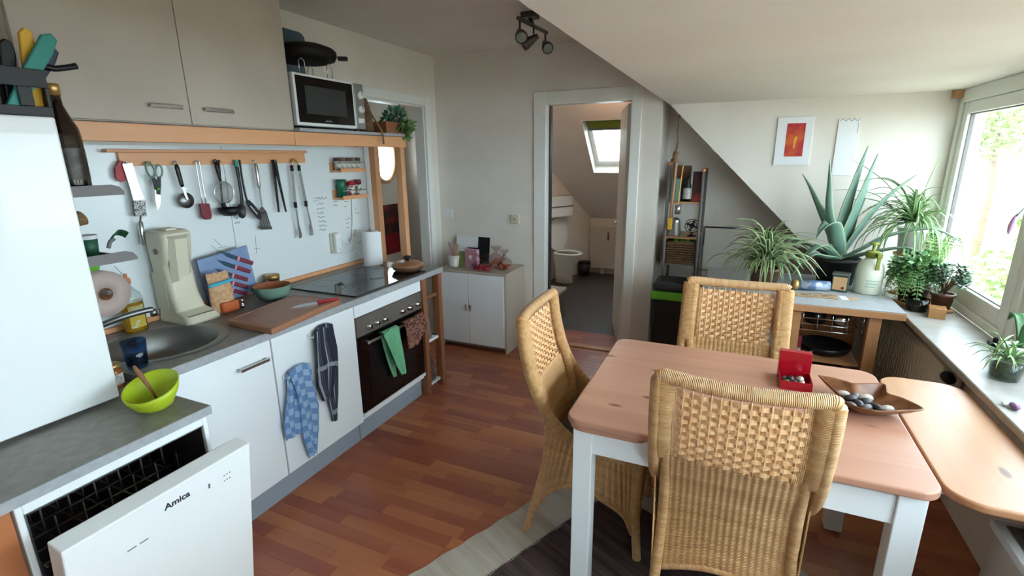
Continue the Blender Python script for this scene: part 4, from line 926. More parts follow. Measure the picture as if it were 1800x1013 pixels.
# black spoons
t_ = thing('black_spoon', 'black cooking spoon with a teal tipped handle on the rail', 'spoon', (UX, 1.89, 1.32))
strip(MB(), [(1.889, 1.622), (1.890, 1.585)], [.017, .019], UX-.006, UX+.005).build('handle_tip', 'teal', t_)
MB().tube(smooth_path([(UX, 1.890, 1.585), (UX, 1.892, 1.53), (UX, 1.893, 1.45), (UX, 1.89, 1.40), (UX, 1.882, 1.37)]), [.0105]*8+[.009]*16+[.008]*8+[.008], flat=.6, upv=(1, 0, 0)).build('handle', 'black_plastic', t_)
MB().lathe([(0, 0), (.022, .003), (.03, .012), (.027, .012), (.02, .006), (0, .004)], (UX-.002, 1.873, 1.352), 24, 'x', sx=.9, sy=1.35).build('spoon_bowl', 'black_plastic', t_)
t_ = thing('slotted_spoon', 'black slotted spoon hanging askew over the cooking spoon', 'spoon', (UX+.012, 1.93, 1.29))
MB().tube(smooth_path([(UX+.010, 1.905, 1.622), (UX+.012, 1.903, 1.52), (UX+.012, 1.908, 1.44), (UX+.012, 1.915, 1.40)]), .0055, 8).build('handle', 'black_plastic', t_)
m = MB(); o = [(1.905, 1.405), (1.925, 1.41), (1.95, 1.385), (1.985, 1.335), (1.994, 1.305), (1.98, 1.294), (1.965, 1.30), (1.93, 1.345), (1.908, 1.385)]
soft(m.prism(o, UX+.009, UX+.014, 'yz').build('head', 'black_plastic', t_), .002)
strip(MB(), [(1.928, 1.375), (1.965, 1.325)], [.005, .005], UX+.0141, UX+.0146).build('slot', 'whiteboard', t_)
# turner
t_ = thing('steel_turner', 'slotted turner with a steel handle hung on the rail', 'turner', (UX, 2.02, 1.23))
m = ring(MB(), 2.004, 1.610, .008); m.tube([(UX, 2.006, 1.60), (UX, 2.008, 1.59), (UX, 2.011, 1.48), (UX, 2.011, 1.468)], [.006, .011, .010, .007]); strip(m, [(2.011, 1.47), (2.011, 1.43), (2.011, 1.36)], [.012, .010, .007]); m.build('handle', 'steel', t_)
m = strip(MB(), [(2.011, 1.362), (2.011, 1.334)], [.010, .05])
for k in range(6): strip(m, [(2.011-.022+.0088*k, 1.335), (2.017-.030+.0125*k, 1.245)], [.0055, .0065])
strip(m, [(1.985, 1.244), (2.058, 1.236)], [.018, .018]); m.build('blade', 'dark_steel', t_)
# black tongs
t_ = thing('black_tongs', 'narrow black tongs hung on the rail', 'tongs', (UX, 2.14, 1.32))
strip(MB(), [(2.133, 1.62), (2.128, 1.50), (2.125, 1.32)], [.020, .016, .010], UX-.006, UX-.001).build('arm', 'black_plastic', t_)
strip(MB(), [(2.138, 1.62), (2.148, 1.50), (2.170, 1.318)], [.020, .016, .010], UX+.001, UX+.006).build('arm', 'black_plastic', t_)
ring(MB(), 2.135, 1.615, .006, .002, UX+.008).build('hinge', 'grey_plastic', t_)
# steel tongs
t_ = thing('steel_tongs', 'long steel serving tongs with black grips hung on the rail', 'tongs', (UX, 2.30, 1.14))
MB().tube(smooth_path([(UX, 2.260, 1.575), (UX, 2.262, 1.605), (UX, 2.283, 1.622), (UX, 2.304, 1.605), (UX, 2.310, 1.575)]), .006, 8).build('bow', 'gold', t_)
for a, b, c, hd in ((2.257, 2.250, 2.257, 1), (2.311, 2.333, 2.350, -1)):
    m = strip(MB(), [(a, 1.575), (b, 1.35)], [.012, .012], UX-.005, UX-.001); strip(m, [(a+.006, 1.575), (b+.006, 1.35)], [.004, .004], UX+.001, UX+.004); strip(m, [(b, 1.345), (c-.003*hd, 1.22)], [.008, .013])
    if hd == 1: strip(m, [(c-.006, 1.225), (c, 1.20), (c+.002, 1.165), (c, 1.145)], [.012, .022, .026, .012])
    else:
        strip(m, [(c-.004, 1.225), (c-.002, 1.20)], [.012, .024])
        for k in range(4): strip(m, [(c-.013+.008*k, 1.202), (c-.012+.0085*k, 1.15)], [.004, .003])
    m.build('arm', 'steel', t_)
    for y, z in ((a, 1.57), (b, 1.352)): MB().tube([(UX, y, z+.017), (UX, y, z-.017)], .010, 10).build('grip', 'black_plastic', t_)
# socket with plugs and cable
t_ = thing('wall_socket', 'white wall sockets with plugs and cables behind the paper roll', 'socket', (-.05, 2.58, .99))
soft(MB().box(-.0518, -.035, 2.53, 2.60, .995, 1.135).build('socket_plate', 'cream_plastic', t_), .006)
soft(MB().box(-.035, .0, 2.54, 2.59, 1.0, 1.13, bev=.01).build('adapter', 'white_plastic', t_), .004)
MB().tube(smooth_path([(-.0, 2.57, 1.10), (.02, 2.60, 1.07), (.01, 2.65, 1.04), (-.02, 2.70, 1.05), (-.035, 2.74, 1.09), (-.04, 2.76, 1.2), (-.046, 2.78, 1.36)]), .004).build('cable', 'white_plastic', t_)
MB().tube(smooth_path([(-.0, 2.56, 1.03), (.02, 2.60, 1.0), (.0, 2.66, .975), (-.03, 2.75, .985)]), .004).build('cable', 'white_plastic', t_)
# ------------------------------------------------------------------ things on the worktop
W = ZW+.0008
# drinking water carbonator
t_ = thing('soda_maker', 'cream coloured soda maker with long sloping front by the sink', 'soda maker', (.06, 1.43, W))
def section(z, w0, d0, d1, cy):  # rounded plan section
    return [(x, y, z) for x, y in rrect(d0, d1, cy-w0/2, cy+w0/2, min(.025, (d1-d0)*.4, w0*.4), 5)]
S = [section(W, .165, -.03, .195, 1.445), section(W+.012, .165, -.03, .20, 1.445), section(W+.035, .15, -.03, .185, 1.443), section(W+.055, .14, -.03, .125, 1.44), section(W+.12, .135, -.03, .10, 1.438), section(W+.27, .13, -.03, .085, 1.436), section(W+.30, .135, -.03, .10, 1.436), section(W+.395, .14, -.03, .115, 1.436), section(W+.418, .14, -.028, .112, 1.436), section(W+.43, .125, -.02, .095, 1.436)]
m = MB(); n = len(S[0]); vs = [p for s_ in S for p in s_]; fs = []
for i in range(len(S)-1):
    for k in range(n): fs.append((i*n+k, i*n+(k+1) % n, (i+1)*n+(k+1) % n, (i+1)*n+k))
fs += [tuple(range(n))[::-1], tuple((len(S)-1)*n+k for k in range(n))]
soft(m.add(vs, fs).build('housing', 'cream_plastic', t_), .004)
MB().add([(.112, 1.385, W+.41), (.112, 1.49, W+.41), (.136, 1.46, W+.395), (.136, 1.405, W+.395), (.09, 1.385, W+.19), (.09, 1.48, W+.22), (.118, 1.458, W+.23), (.116, 1.405, W+.20)], [(0, 1, 2, 3), (4, 7, 6, 5), (3, 2, 6, 7), (0, 3, 7, 4), (1, 5, 6, 2), (0, 4, 5, 1)]).build('front_cowl', 'cream_plastic', t_)
MB().lathe([(.012, .0), (.014, .004), (0, .005)], (.05, 1.3655, W+.34), 20, rot=RX(90)).build('badge', 'grey_plastic', t_)
MB().box(.02, .08, 1.41, 1.46, W+.428, W+.440, bev=.004).build('press_button', 'cream_plastic', t_)
soft(MB().box(.128, .182, 1.38, 1.505, W+.0355, W+.039).build('drip_tray', 'grey_plastic', t_), .001)
m = MB().prism([(-.025, W+.06), (.06, W+.06), (.066, W+.20), (-.025, W+.24)], 1.3685, 1.3715, 'xz'); soft(m.build('side_panel', 'cream_plastic', t_), .002)
# washing-up liquid
t_ = thing('dish_soap_bottle', 'clear bottle of amber dish soap with an orange cap', 'bottle', (.03, 1.235, W))
MB().lathe([(0, W), (.042, W), (.046, W+.008), (.046, W+.135)], (.025, 1.235, 0), 32, sx=.7, caps=False).lathe([(.0, W+.133), (.044, W+.134)], (.025, 1.235, 0), 32, sx=.7, caps=False).build('liquid', 'detergent', t_)
MB().lathe([(.0475, W), (.0475, W+.145), (.042, W+.17), (.02, W+.195), (.013, W+.21), (.013, W+.22)], (.025, 1.235, 0), 32, sx=.72, caps=False).build('bottle_body', 'clear_glass', t_)
MB().lathe([(.016, W+.218), (.016, W+.24), (.008, W+.245), (.007, W+.262), (0, W+.263)], (.025, 1.235, 0), 20).build('cap', 'cork_orange', t_)
m = MB(); m.grid(lambda u, v: (.025+.7*.0482*cos(-.7+1.4*u), 1.235+.0482*sin(-.7+1.4*u), W+.02+.10*v), 12, 2); m.build('bottle_label', M('soap_label', (236, 190, 70), .5, c2=(226, 226, 200), nscale=26, lo=.5, hi=.58), t_)
# blue glass
t_ = thing('blue_tumbler', 'ribbed blue glass tumbler standing by the sink', 'glass', (.47, 1.0, W))
MB().lathe([(0, W+.0), (.030, W), (.033, W+.01), (.040, W+.105), (.0385, W+.105), (.031, W+.014), (0, W+.012)], (.475, .985, 0), 32).build('glass_wall', 'blue_glass', t_)
MB().lathe([(0, W+.0125), (.0305, W+.0145), (.0345, W+.045), (0, W+.045)], (.475, .985, 0), 32, caps=False).build('water', 'blue_glass', t_)
# blue board with five knives
RB = RY(-11); pb = (-.01, 1.72, W)
def bp_(x, y, z): return Vector(pb)+RB@(Vector((x, y, z))-Vector(pb))
t_ = tag(soft(MB().box(.018, .028, 1.585, 1.875, W, W+.26, rot=RX(6), piv=(.02, 1.73, W)).build('blue_cutting_board', 'blue_steel', origin=(.02, 1.73, W)), .004), 'blue-grey board leaning on the wall behind the cereal bag', 'cutting board')
t_.location.z += .016
for i, (y, z, l) in enumerate(((1.775, 1.108, .20), (1.752, 1.066, .20), (1.728, 1.026, .19), (1.722, .985, .16), (1.712, .948, .14))):
    t_ = thing('magnet_knife', ['topmost knife with reddish handle on the blue board', 'second knife from the top of the blue board', 'third knife from the top of the blue board', 'fourth knife from the top of the blue board', 'lowest knife with reddish handle on the blue board'][i], 'knife', (.031, y, z), 'knives on the blue board')
    rr = RX(-27)
    o = [(y-l*.55, z+.012), (y-l*.3, z-.006), (y, z-.008), (y, z+.013), (y-l*.3, z+.016)]
    MB().prism(o, .0295, .0315, 'yz', rot=rr, piv=(.03, y, z)).build('blade', 'blade', t_)
    soft(MB().box(.0288, .0405, y, y+.095, z-.008, z+.014, rot=rr, piv=(.03, y, z)).build('handle', 'knife_pink', t_), .004)
    MB().box(.0287, .0408, y-.004, y+.006, z-.009, z+.015, rot=rr, piv=(.03, y, z)).build('collar', 'pink', t_)
# cereal bag with clip
t_ = thing('cereal_bag', 'half full cereal bag closed with a blue clip', 'bag', (.13, 1.59, W))
def bag(u, v):
    a = 2*pi*u; f_ = 1-.35*v**2; ry = (.055+.008*sin(3*a))*(1 if v < .75 else 1+.2*(v-.75)); rx = .038*f_*(1 if v < .7 else max(.12, 1-(v-.7)/.22)); return (.13+rx*cos(a)*(1+.06*sin(5*a+9*v)), 1.588+ry*sin(a), W+.001+.20*v+.004*sin(4*a))
MB().grid(bag, 36, 16).lathe([(0, W+.0012), (.036, W+.0015)], (.13, 1.588, 0), 24, sy=1.4).build('bag_skin', 'flakes', t_)
MB().box(.150, .178, 1.55, 1.645, W+.001, W+.055, bev=.010).build('printed_foot', 'bag_orange', t_)
MB().box(.148, .166, 1.512, 1.635, W+.146, W+.162, bev=.004, rot=RX(4)).build('clip', 'clip_blue', t_)
tag(MB().lathe([(0, 0), (.010, .002), (.011, .018), (.007, .022), (.007, .034), (.010, .038), (.008, .046), (0, .047)], (.165, 1.665, W), 18).build('steel_stopper', 'chrome'), 'small shiny steel stopper beside the cereal bag', 'stopper')
# green bowl and jar
t_ = thing('sage_bowl', 'sage green bowl with a terracotta inside', 'bowl', (.17, 1.85, W))
MB().lathe([(0, W), (.055, W), (.075, W+.012), (.092, W+.045), (.097, W+.075)], (.16, 1.86, 0), 40, caps=False).build('outside', 'sage', t_)
MB().lathe([(0, W+.012), (.065, W+.016), (.085, W+.045), (.092, W+.075), (.097, W+.0752)], (.16, 1.86, 0), 40, caps=False).build('inside', 'terracotta', t_)
t_ = thing('spread_jar', 'dark jar with a pale lid behind the sage bowl', 'jar', (.02, 2.0, W))
MB().lathe([(0, W), (.035, W), (.037, W+.01), (.037, W+.07)], (.02, 1.985, 0), 28).build('jar_body', M('jar_label', (70, 58, 52), .4, c2=(200, 180, 160), nscale=24, lo=.55, hi=.6), t_)
MB().lathe([(.0385, W+.07), (.0385, W+.095), (0, W+.096)], (.02, 1.985, 0), 28).build('lid', 'gold', t_)
# chopping board and knife
t_ = thing('chopping_board', 'thick wooden chopping board lying across the worktop edge', 'chopping board', (.46, 1.66, W))
RBd = RZ(0)
o = [(.355, 1.44), (.655, 1.425), (.60, 1.905), (.295, 1.875)]
soft(MB().prism(o, W, W+.030, 'xy').build('board', 'board_wood', t_), .004)
o2 = [(.372, 1.458), (.636, 1.445), (.585, 1.888), (.312, 1.862)]; g = MB()
for i in range(4): g.tube([(*o2[i], W+.0299), (*o2[(i+1) % 4], W+.0299)], .0022, 6)
g.build('juice_groove', 'board_wood', t_)
t_ = thing('red_knife', 'kitchen knife with a red handle lying on the chopping board', 'knife', (.52, 1.85, W+.030))
z = W+.0305
rk = RZ(58); pk_ = (.545, 1.80, z)
MB().prism([(.42, 1.788), (.45, 1.812), (.49, 1.826), (.545, 1.828), (.545, 1.786), (.45, 1.784)], z, z+.0018, 'xy', rot=rk, piv=pk_).build('blade', 'steel', t_)
soft(MB().box(.545, .655, 1.789, 1.811, z, z+.013, rot=rk, piv=pk_).build('handle', 'red_plastic', t_), .005)
# kitchen paper
t_ = thing('kitchen_paper', 'white kitchen paper roll on a stand beside the cooktop', 'paper roll', (.10, 2.79, W))
MB().lathe([(.062, W), (.065, W+.004), (.065, W+.010), (.0, W+.012)], (.11, 2.755, 0), 32).tube([(.11, 2.755, W+.01), (.11, 2.755, W+.262)], .008).build('stand', 'steel', t_)
MB().lathe([(.02, W+.012), (.057, W+.012), (.058, W+.015), (.058, W+.245), (.057, W+.248), (.02, W+.248), (.02, W+.012)], (.11, 2.755, 0), 40, caps=False).build('roll', 'paper_white', t_)
MB().grid(lambda u, v: (.11+.0595*cos(-.6+1.1*u)+.012*u*u*1.5, 2.755+.0595*sin(-.6+1.1*u), W+.013+.23*v), 10, 2, .001).build('loose_sheet', 'paper_white', t_)
# clay pan with lid
t_ = thing('clay_pan', 'shallow brown clay pan with lid and dark knob on the cooktop', 'pan', (.455, 2.70, W+.007))
z = ZW+.0078
MB().lathe([(0, z), (.08, z), (.098, z+.012), (.108, z+.032), (.104, z+.033), (0, z+.03)], (.455, 2.70, 0), 40).build('pan_body', 'pot_brown', t_)
MB().lathe([(.110, z+.0335), (.108, z+.042), (.08, z+.058), (.03, z+.066), (0, z+.067)], (.455, 2.70, 0), 40).build('lid', 'clay_pot', t_)
MB().lathe([(.012, z+.066), (.014, z+.075), (.026, z+.080), (.027, z+.092), (.02, z+.098), (0, z+.099)], (.455, 2.70, 0), 24).build('knob', 'black_plastic', t_)
MB().tube([(.39, 2.61, z+.028), (.33, 2.55, z+.032), (.29, 2.51, z+.034)], [.009, .011, .012], flat=.5).build('handle', 'clear_glass', t_)
# tea towels: cloth hanging from a hook
def cloth(name, mat, parent, left, right, z0, z1, x, folds, amp, uvs, thick=.004, nu=36, nv=36, ph=0, hem=None):
    """left/right: y at v=0..1 lists, hung from z0 down to z1"""
    def ip(a, v): k = v*(len(a)-1); i = min(int(k), len(a)-2); return a[i]+(a[i+1]-a[i])*(k-i)
    def fn(u, v):
        l, r = ip(left, v), ip(right, v); y = l+(r-l)*u; e = min(1, v*4+.25)
        zz = z0+(z1-z0)*v+(hem(u)*v if hem else 0)-.02*sin(pi*u)*(1-v)*-1
        return (x+amp*e*(sin(folds*2*pi*u+ph+2*v)+.4*sin(folds*5*u+4*v))+.012, y+.004*sin(7*v+5*u), zz)
    return MB().grid(fn, nu, nv, thick, uvs=uvs).build(name, mat, parent)
t_ = thing('blue_tea_towel', 'blue and white checked tea towel hanging on the cabinet door', 'tea towel', (.605, 1.56, .15))
cloth('towel_fold', 'towel_blue', t_, [1.508, 1.495, 1.475, 1.455, 1.458], [1.555, 1.572, 1.575, 1.572, 1.57], .645, .33, .592, 2.5, .006, (.5, .9), ph=.5)
cloth('towel_fold', 'towel_blue', t_, [1.512, 1.535, 1.55, 1.555, 1.572], [1.648, 1.655, 1.665, 1.652, 1.625], .655, .165, .603, 2.2, .008, (.5, 1.3), ph=2, hem=lambda u: .02*sin(pi*u))
t_ = thing('dark_tea_towel', 'black and grey striped tea towel hanging on the cabinet door', 'tea towel', (.605, 1.75, .27))
cloth('towel_fold', 'towel_dark', t_, [1.70, 1.72, 1.735, 1.74, 1.755], [1.83, 1.842, 1.83, 1.82, 1.79], .80, .275, .592, 2.5, .006, (.9, 1.0), ph=1)
cloth('towel_fold', 'towel_dark', t_, [1.684, 1.680, 1.678, 1.674, 1.70], [1.79, 1.80, 1.81, 1.79, 1.765], .79, .42, .605, 2, .008, (.9, .8), ph=2.2)
# cloths on the oven handle
t_ = thing('green_cloth', 'mint green terry cloth hanging over the oven handle', 'cloth', (.62, 2.28, .30))
cloth('cloth_fold', 'towel_green', t_, [2.19, 2.20, 2.225, 2.25, 2.275], [2.29, 2.30, 2.305, 2.305, 2.305], .612, .305, .590, 1, .003, (1, 1), ph=0)
cloth('cloth_fold', 'towel_green', t_, [2.175, 2.20, 2.24, 2.275, 2.315], [2.325, 2.33, 2.345, 2.365, 2.375], .622, .31, .625, 1.4, .005, (1, 1), ph=1)
MB().grid(lambda u, v: (.598+.04*v, 2.185+.135*u+.003*sin(9*u), .624+.009*sin(pi*v)), 12, 8, .004).build('cloth_top', 'towel_green', t_)
t_ = thing('brown_cloth', 'brown mottled cloth draped over the oven handle end', 'cloth', (.62, 2.48, .45))
cloth('cloth_fold', 'towel_brown', t_, [2.375, 2.38, 2.39, 2.40, 2.405], [2.60, 2.605, 2.60, 2.56, 2.50], .622, .45, .625, 2, .005, (1, 1), ph=1)
MB().grid(lambda u, v: (.598+.04*v, 2.385+.215*u+.003*sin(9*u), .624+.009*sin(pi*v)), 12, 8, .004).build('cloth_top', 'towel_brown', t_)
# ------------------------------------------------------------------ small cabinet on the back wall
t_ = thing('small_cabinet', 'low two-door cabinet with pale wood sides against the back wall', 'cabinet', (.45, 3.74, 0))
cx0, cx1, cy0, cy1, cz = .14, .79, 3.55, 3.935, .70
m = MB().box(cx0, cx0+.018, cy0+.02, cy1, .001, cz-.02).box(cx1-.018, cx1, cy0+.0, cy1, .001, cz-.02).box(cx0, cx1, cy0+.0, cy1, cz-.02, cz).box(cx0+.018, cx1-.018, cy0+.02, cy1, .055, .07).box(cx0+.018, cx1-.018, cy1-.01, cy1, .07, cz-.02).box(cx0+.018, cx1-.018, cy0+.07, cy0+.085, .001, .055)
soft(m.build('carcass', 'oak_pale', t_), .002)
mid = (cx0+cx1)/2-.025
for a, b, hx in ((cx0+.001, mid-.002, mid-.022), (mid+.002, cx1-.019, mid+.022)):
    d = soft(MB().box(a, b, cy0-.017, cy0-.001, .058, cz-.021).build('door', 'white_lacquer', t_), .002)
    MB().box(hx-.006, hx+.006, cy0-.032, cy0-.017, .355, .41, bev=.003).build('handle', 'steel', d)
tz = cz+.0008
tag(soft(MB().box(.135, .36, 3.87, 3.876, tz, tz+.235, rot=RX(-7), piv=(.2, 3.87, tz)).build('white_card', 'paper_white', origin=(.25, 3.87, tz)), .001), 'white card leaning against the back wall', 'card')
tag(soft(MB().box(.36, .475, 3.862, 3.868, tz, tz+.235, rot=RX(-8), piv=(.2, 3.86, tz)).build('black_card', 'black_soft', origin=(.42, 3.86, tz)), .001), 'tall black card leaning beside the white card', 'card')
tag(soft(MB().box(.27, .41, 3.842, 3.848, tz, tz+.14, rot=RX(-8), piv=(.2, 3.84, tz)).build('black_card', 'black_soft', origin=(.33, 3.84, tz)), .001), 'low black card standing in front of the white card', 'card')
t_ = thing('pen_cup', 'white cup filled with paper tags and sticks on the small cabinet', 'cup', (.245, 3.70, tz))
MB().lathe([(0, tz), (.052, tz), (.058, tz+.01), (.058, tz+.10), (.054, tz+.10), (.051, tz+.012), (0, tz+.01)], (.235, 3.68, 0), 32).build('cup_body', 'ceramic', t_)
for i, (a, b, h, mt) in enumerate(((-.02, 0, .16, 'pink'), (.0, .01, .15, 'paper_white'), (.02, -.01, .17, 'tin_cream'), (-.03, .012, .18, 'stone_pale'))): MB().box(.235+a-.011, .235+a+.011, 3.68+b-.002, 3.68+b+.002, tz+.012, tz+h+.03, rot=RY(a*600)).build('paper_tag', mt, t_)
tag(soft(MB().box(.285, .355, 3.652, 3.66, tz+.0, tz+.14, rot=RX(-10), piv=(.3, 3.65, tz)).build('seed_packet', M('seed_print', (110, 130, 70), .6, c2=(170, 90, 70), nscale=20, lo=.5, hi=.56), origin=(.32, 3.65, tz)), .001), 'small colourful packet leaning on the white cup', 'packet')
t_ = thing('gift_box', 'pink box with a white star pattern on the small cabinet', 'box', (.41, 3.66, tz))
r_ = RZ(-12); pv2 = (.42, 3.655, tz)
soft(MB().box(.355, .485, 3.64, 3.68, tz, tz+.165, rot=r_, piv=pv2).build('box_body', 'box_pink', t_), .002)
m = MB()
for k in range(8):
    a = k*pi/4; c = Vector((.42, 3.6385, tz+.095)); u = Vector((cos(a), 0, sin(a))); v = Vector((-sin(a), 0, cos(a)))
    pts = [c+u*.012, c+u*.045+v*.018, c+u*.058, c+u*.045-v*.018]; pts = [Vector(pv2)+r_@(p-Vector(pv2)) for p in pts]
    m.add(pts, [(0, 1, 2, 3)]); MB().add(pts, [(0, 1, 2, 3)]).build('star_petal', 'pink', t_)
c = Vector(pv2)+r_@(Vector((.42, 3.6382, tz+.095))-Vector(pv2)); MB().lathe([(0, 0), (.02, 0), (.02, .001), (0, .001)], tuple(c), 20, rot=RX(90)@RY(0)).build('star_centre', 'paper_white', t_)
def sweet_bag(name, label, c, r, mat, n, seed, tie=None):
    t = thing(name, label, 'sweet bag', c); random.seed(seed)
    for k in range(n):
        a = random.random()*2*pi; q_ = random.random()**.5*.75; p = (c[0]+r[0]*q_*cos(a), c[1]+r[1]*q_*sin(a), c[2]+.016+r[2]*.9*random.random()*(1-q_)); MB().lathe([(0, -.015), (.013, -.008), (.016, 0), (.012, .009), (0, .015)], p, 10, sx=1.2, sy=.8, rot=RX(random.random()*90)@RZ(random.random()*180)).build('sweet', mat, t)
    def sk(u, v):
        a = 2*pi*u; w_ = sin(pi*min(v*1.15, 1)) if v < .87 else .12+.6*(v-.87)/.13; w_ = max(w_, .1); return (c[0]+r[0]*w_*cos(a)*(1+.09*sin(6*a+9*v)), c[1]+r[1]*w_*sin(a)*(1+.09*sin(5*a)), c[2]+.001+(r[2]*2.1*v if v < .87 else r[2]*2.1*.87+.05*(v-.87)/.13))
    MB().grid(sk, 36, 18).build('cellophane', 'cello', t)
    if tie: MB().lathe([(.006, 0), (.012, .006), (.006, .012)], (c[0], c[1], c[2]+r[2]*2.1*.86), 14).build('ribbon', tie, t)
sweet_bag('red_sweet_bag', 'cellophane bag of red sweets on the small cabinet', (.545, 3.60, tz), (.095, .045, .05), 'candy_red', 18, 2)
sweet_bag('orange_sweet_bag', 'cellophane bag of orange sweets behind the red ones', (.60, 3.76, tz), (.075, .06, .075), 'candy_orange', 14, 3)
sweet_bag('ribboned_sweet_bag', 'cellophane bag of sweets tied with a blue ribbon', (.715, 3.675, tz), (.066, .058, .07), 'candy_orange', 12, 4, 'navy')
# switch and thermostat on the back wall
t_ = thing('light_switch', 'white rocker light switch on the wall above the cards', 'switch', (.035, YB-.012, 1.08)); soft(MB().box(-.004, .076, YB-.012, YB-.0005, 1.076, 1.156).build('plate', 'white_plastic', t_), .003); soft(MB().box(.01, .062, YB-.017, YB-.012, 1.09, 1.142).build('rocker', 'white_plastic', t_), .002)
t_ = thing('thermostat', 'small cream wall box with a dark dot beside the bathroom door', 'thermostat', (.70, YB-.02, 1.06)); soft(MB().box(.66, .74, YB-.022, YB-.0005, 1.06, 1.14).build('case', 'cream_plastic', t_), .005); MB().lathe([(.006, 0), (.006, .002), (0, .002)], (.70, YB-.022, 1.10), 14, rot=RX(90)).build('dot', 'dark_red', t_)
# ceiling spotlight bar
t_ = thing('ceiling_spotlight', 'brushed steel ceiling light bar with three spot heads', 'ceiling light', (1.19, 3.03, ZC))
soft(MB().box(1.155, 1.245, 3.02, 3.11, ZC-.032, ZC-.0005).build('ceiling_plate', 'dark_steel', t_), .004)
A_, B_ = Vector((1.245, 2.78, ZC-.105)), Vector((1.21, 3.33, ZC-.105))
A_ = Vector((1.21, 2.86, ZC-.075)); B_ = Vector((1.235, 3.26, ZC-.075))
MB().tube([A_, B_], .011, 12).tube([(1.2, 3.06, ZC-.03), (1.222, 3.06, ZC-.075)], .012).build('bar', 'dark_steel', t_)
def head(p, d):
    p = Vector(p); d = Vector(d).normalized(); b = p+Vector((0, 0, -.07))
    h = MB().tube([p, b], .006, 8).tube([b-d*.03, b-d*.01, b+d*.05, b+d*.075], [.014, .018, .034, .036], 20).build('spot_head', 'dark_steel', t_)
    MB().tube([b+d*.0752, b+d*.079], [.031, .027], 20).build('bulb_glass', M('bulb_face', (150, 158, 150), .25) if 'bulb_face' not in MATS else 'bulb_face', h)
head(A_+(B_-A_)*.06, (.45, -.75, -.55)); head(A_+(B_-A_)*.52, (-.9, -.1, -.45)); head(A_+(B_-A_)*.95, (.5, -.7, -.5))
# ------------------------------------------------------------------ bathroom fittings
t_ = thing('toilet', 'white toilet with its lid up in the bathroom', 'toilet', (.45, 6.15, 0))
tc = Vector((.45, 6.148, 0)); ca = math.atan2(on.y, on.x)
def tp(f_, s_, z): p = tc+on*f_+ow*s_; return (p.x, p.y, z)
def egg(f0, f1, w, z, n=28): return [tp((f0+f1)/2+(f1-f0)/2*cos(a), w*sin(a)*(1-.15*cos(a)), z) for a in [2*pi*i/n for i in range(n)]]
S = [egg(-.16, .12, .10, .001), egg(-.16, .10, .095, .10), egg(-.16, .14, .12, .22), egg(-.16, .22, .175, .34), egg(-.16, .235, .185, .385)]
n = 28; vs = [p for s_ in S for p in s_]; fs = [tuple(range(n))[::-1]]
for i in range(len(S)-1):
    for k in range(n): fs.append((i*n+k, i*n+(k+1) % n, (i+1)*n+(k+1) % n, (i+1)*n+k))
MB().add(vs, fs, None, True).build('pan', 'ceramic', t_)
m = MB(); R0, R1, R2_, R3 = egg(-.15, .245, .19, .39), egg(-.15, .245, .19, .408), egg(-.12, .19, .115, .408), egg(-.12, .19, .115, .39); vs = R0+R1+R2_+R3; fs = []
for q_ in range(4):
    for k in range(n): fs.append((q_*n+k, q_*n+(k+1) % n, ((q_+1) % 4)*n+(k+1) % n, ((q_+1) % 4)*n+k))
m.add(vs, fs, None, True).build('seat', 'ceramic', t_)
MB().add([p for p in egg(-.12, .19, .12, .33)], [tuple(range(n))], None).build('bowl_inside', 'ceramic', t_)
lid = [tp(-.15-.012*(1+sin(a)), .185*cos(a), .62+.215*sin(a)) for a in [2*pi*i/n for i in range(n)]]; lid2 = [tp(-.17-.012*(1+sin(a)), .185*cos(a), .62+.215*sin(a)) for a in [2*pi*i/n for i in range(n)]]
MB().add(lid+lid2, [tuple(range(n)), tuple(range(n, 2*n))[::-1]]+[(k, n+k, n+(k+1) % n, (k+1) % n) for k in range(n)]).build('lid', 'ceramic', t_)
t_ = thing('cistern', 'white cistern box on the bathroom wall above the toilet', 'cistern', (.32, 6.2, .85))
c8 = [tp(f_, s_, z) for z in (.86, 1.12) for f_, s_ in ((-.217, -.2), (-.08, -.2), (-.08, .2), (-.217, .2))]
soft(MB().add(c8, [(0, 3, 2, 1), (4, 5, 6, 7), (0, 1, 5, 4), (1, 2, 6, 5), (2, 3, 7, 6), (3, 0, 4, 7)]).build('tank', 'ceramic', t_), .012)
c8 = [tp(f_, s_, z) for z in (.985, 1.0) for f_, s_ in ((-.08, -.2), (-.076, -.2), (-.076, .2), (-.08, .2))]
MB().add(c8, [(0, 3, 2, 1), (4, 5, 6, 7), (0, 1, 5, 4), (1, 2, 6, 5), (2, 3, 7, 6), (3, 0, 4, 7)]).build('seam', 'grey_plastic', t_)
t_ = thing('bathroom_bin', 'small dark bin between toilet and radiator', 'bin', (.545, 6.64, 0)); MB().lathe([(0, 0.0005), (.075, .0005), (.085, .17), (.0, .172)], (.56, 6.64, 0), 24).build('bin_body', 'charcoal', t_); MB().lathe([(.09, .173), (.088, .195), (0, .20)], (.56, 6.64, 0), 24).build('bin_lid', 'black_plastic', t_)
t_ = thing('bathroom_radiator', 'white panel radiator under the bathroom roof slope', 'radiator', (.9, 6.80, .08))
soft(MB().box(.60, 1.20, 6.775, 6.835, .085, .66).build('panel', 'radiator_white', t_), .004)
for i in range(14): MB().box(.62+.041*i, .635+.041*i, 6.770, 6.776, .10, .64).build('rib', 'radiator_white', t_)
MB().tube([(.86, 6.77, .50), (.86, 6.75, .50), (.86, 6.75, .60)], .012).build('valve', 'grey_plastic', t_)
MB().box(.75, .80, 6.80, 6.849, .001, .085).box(1.05, 1.1, 6.80, 6.849, .001, .085).build('bracket', 'radiator_white', t_)
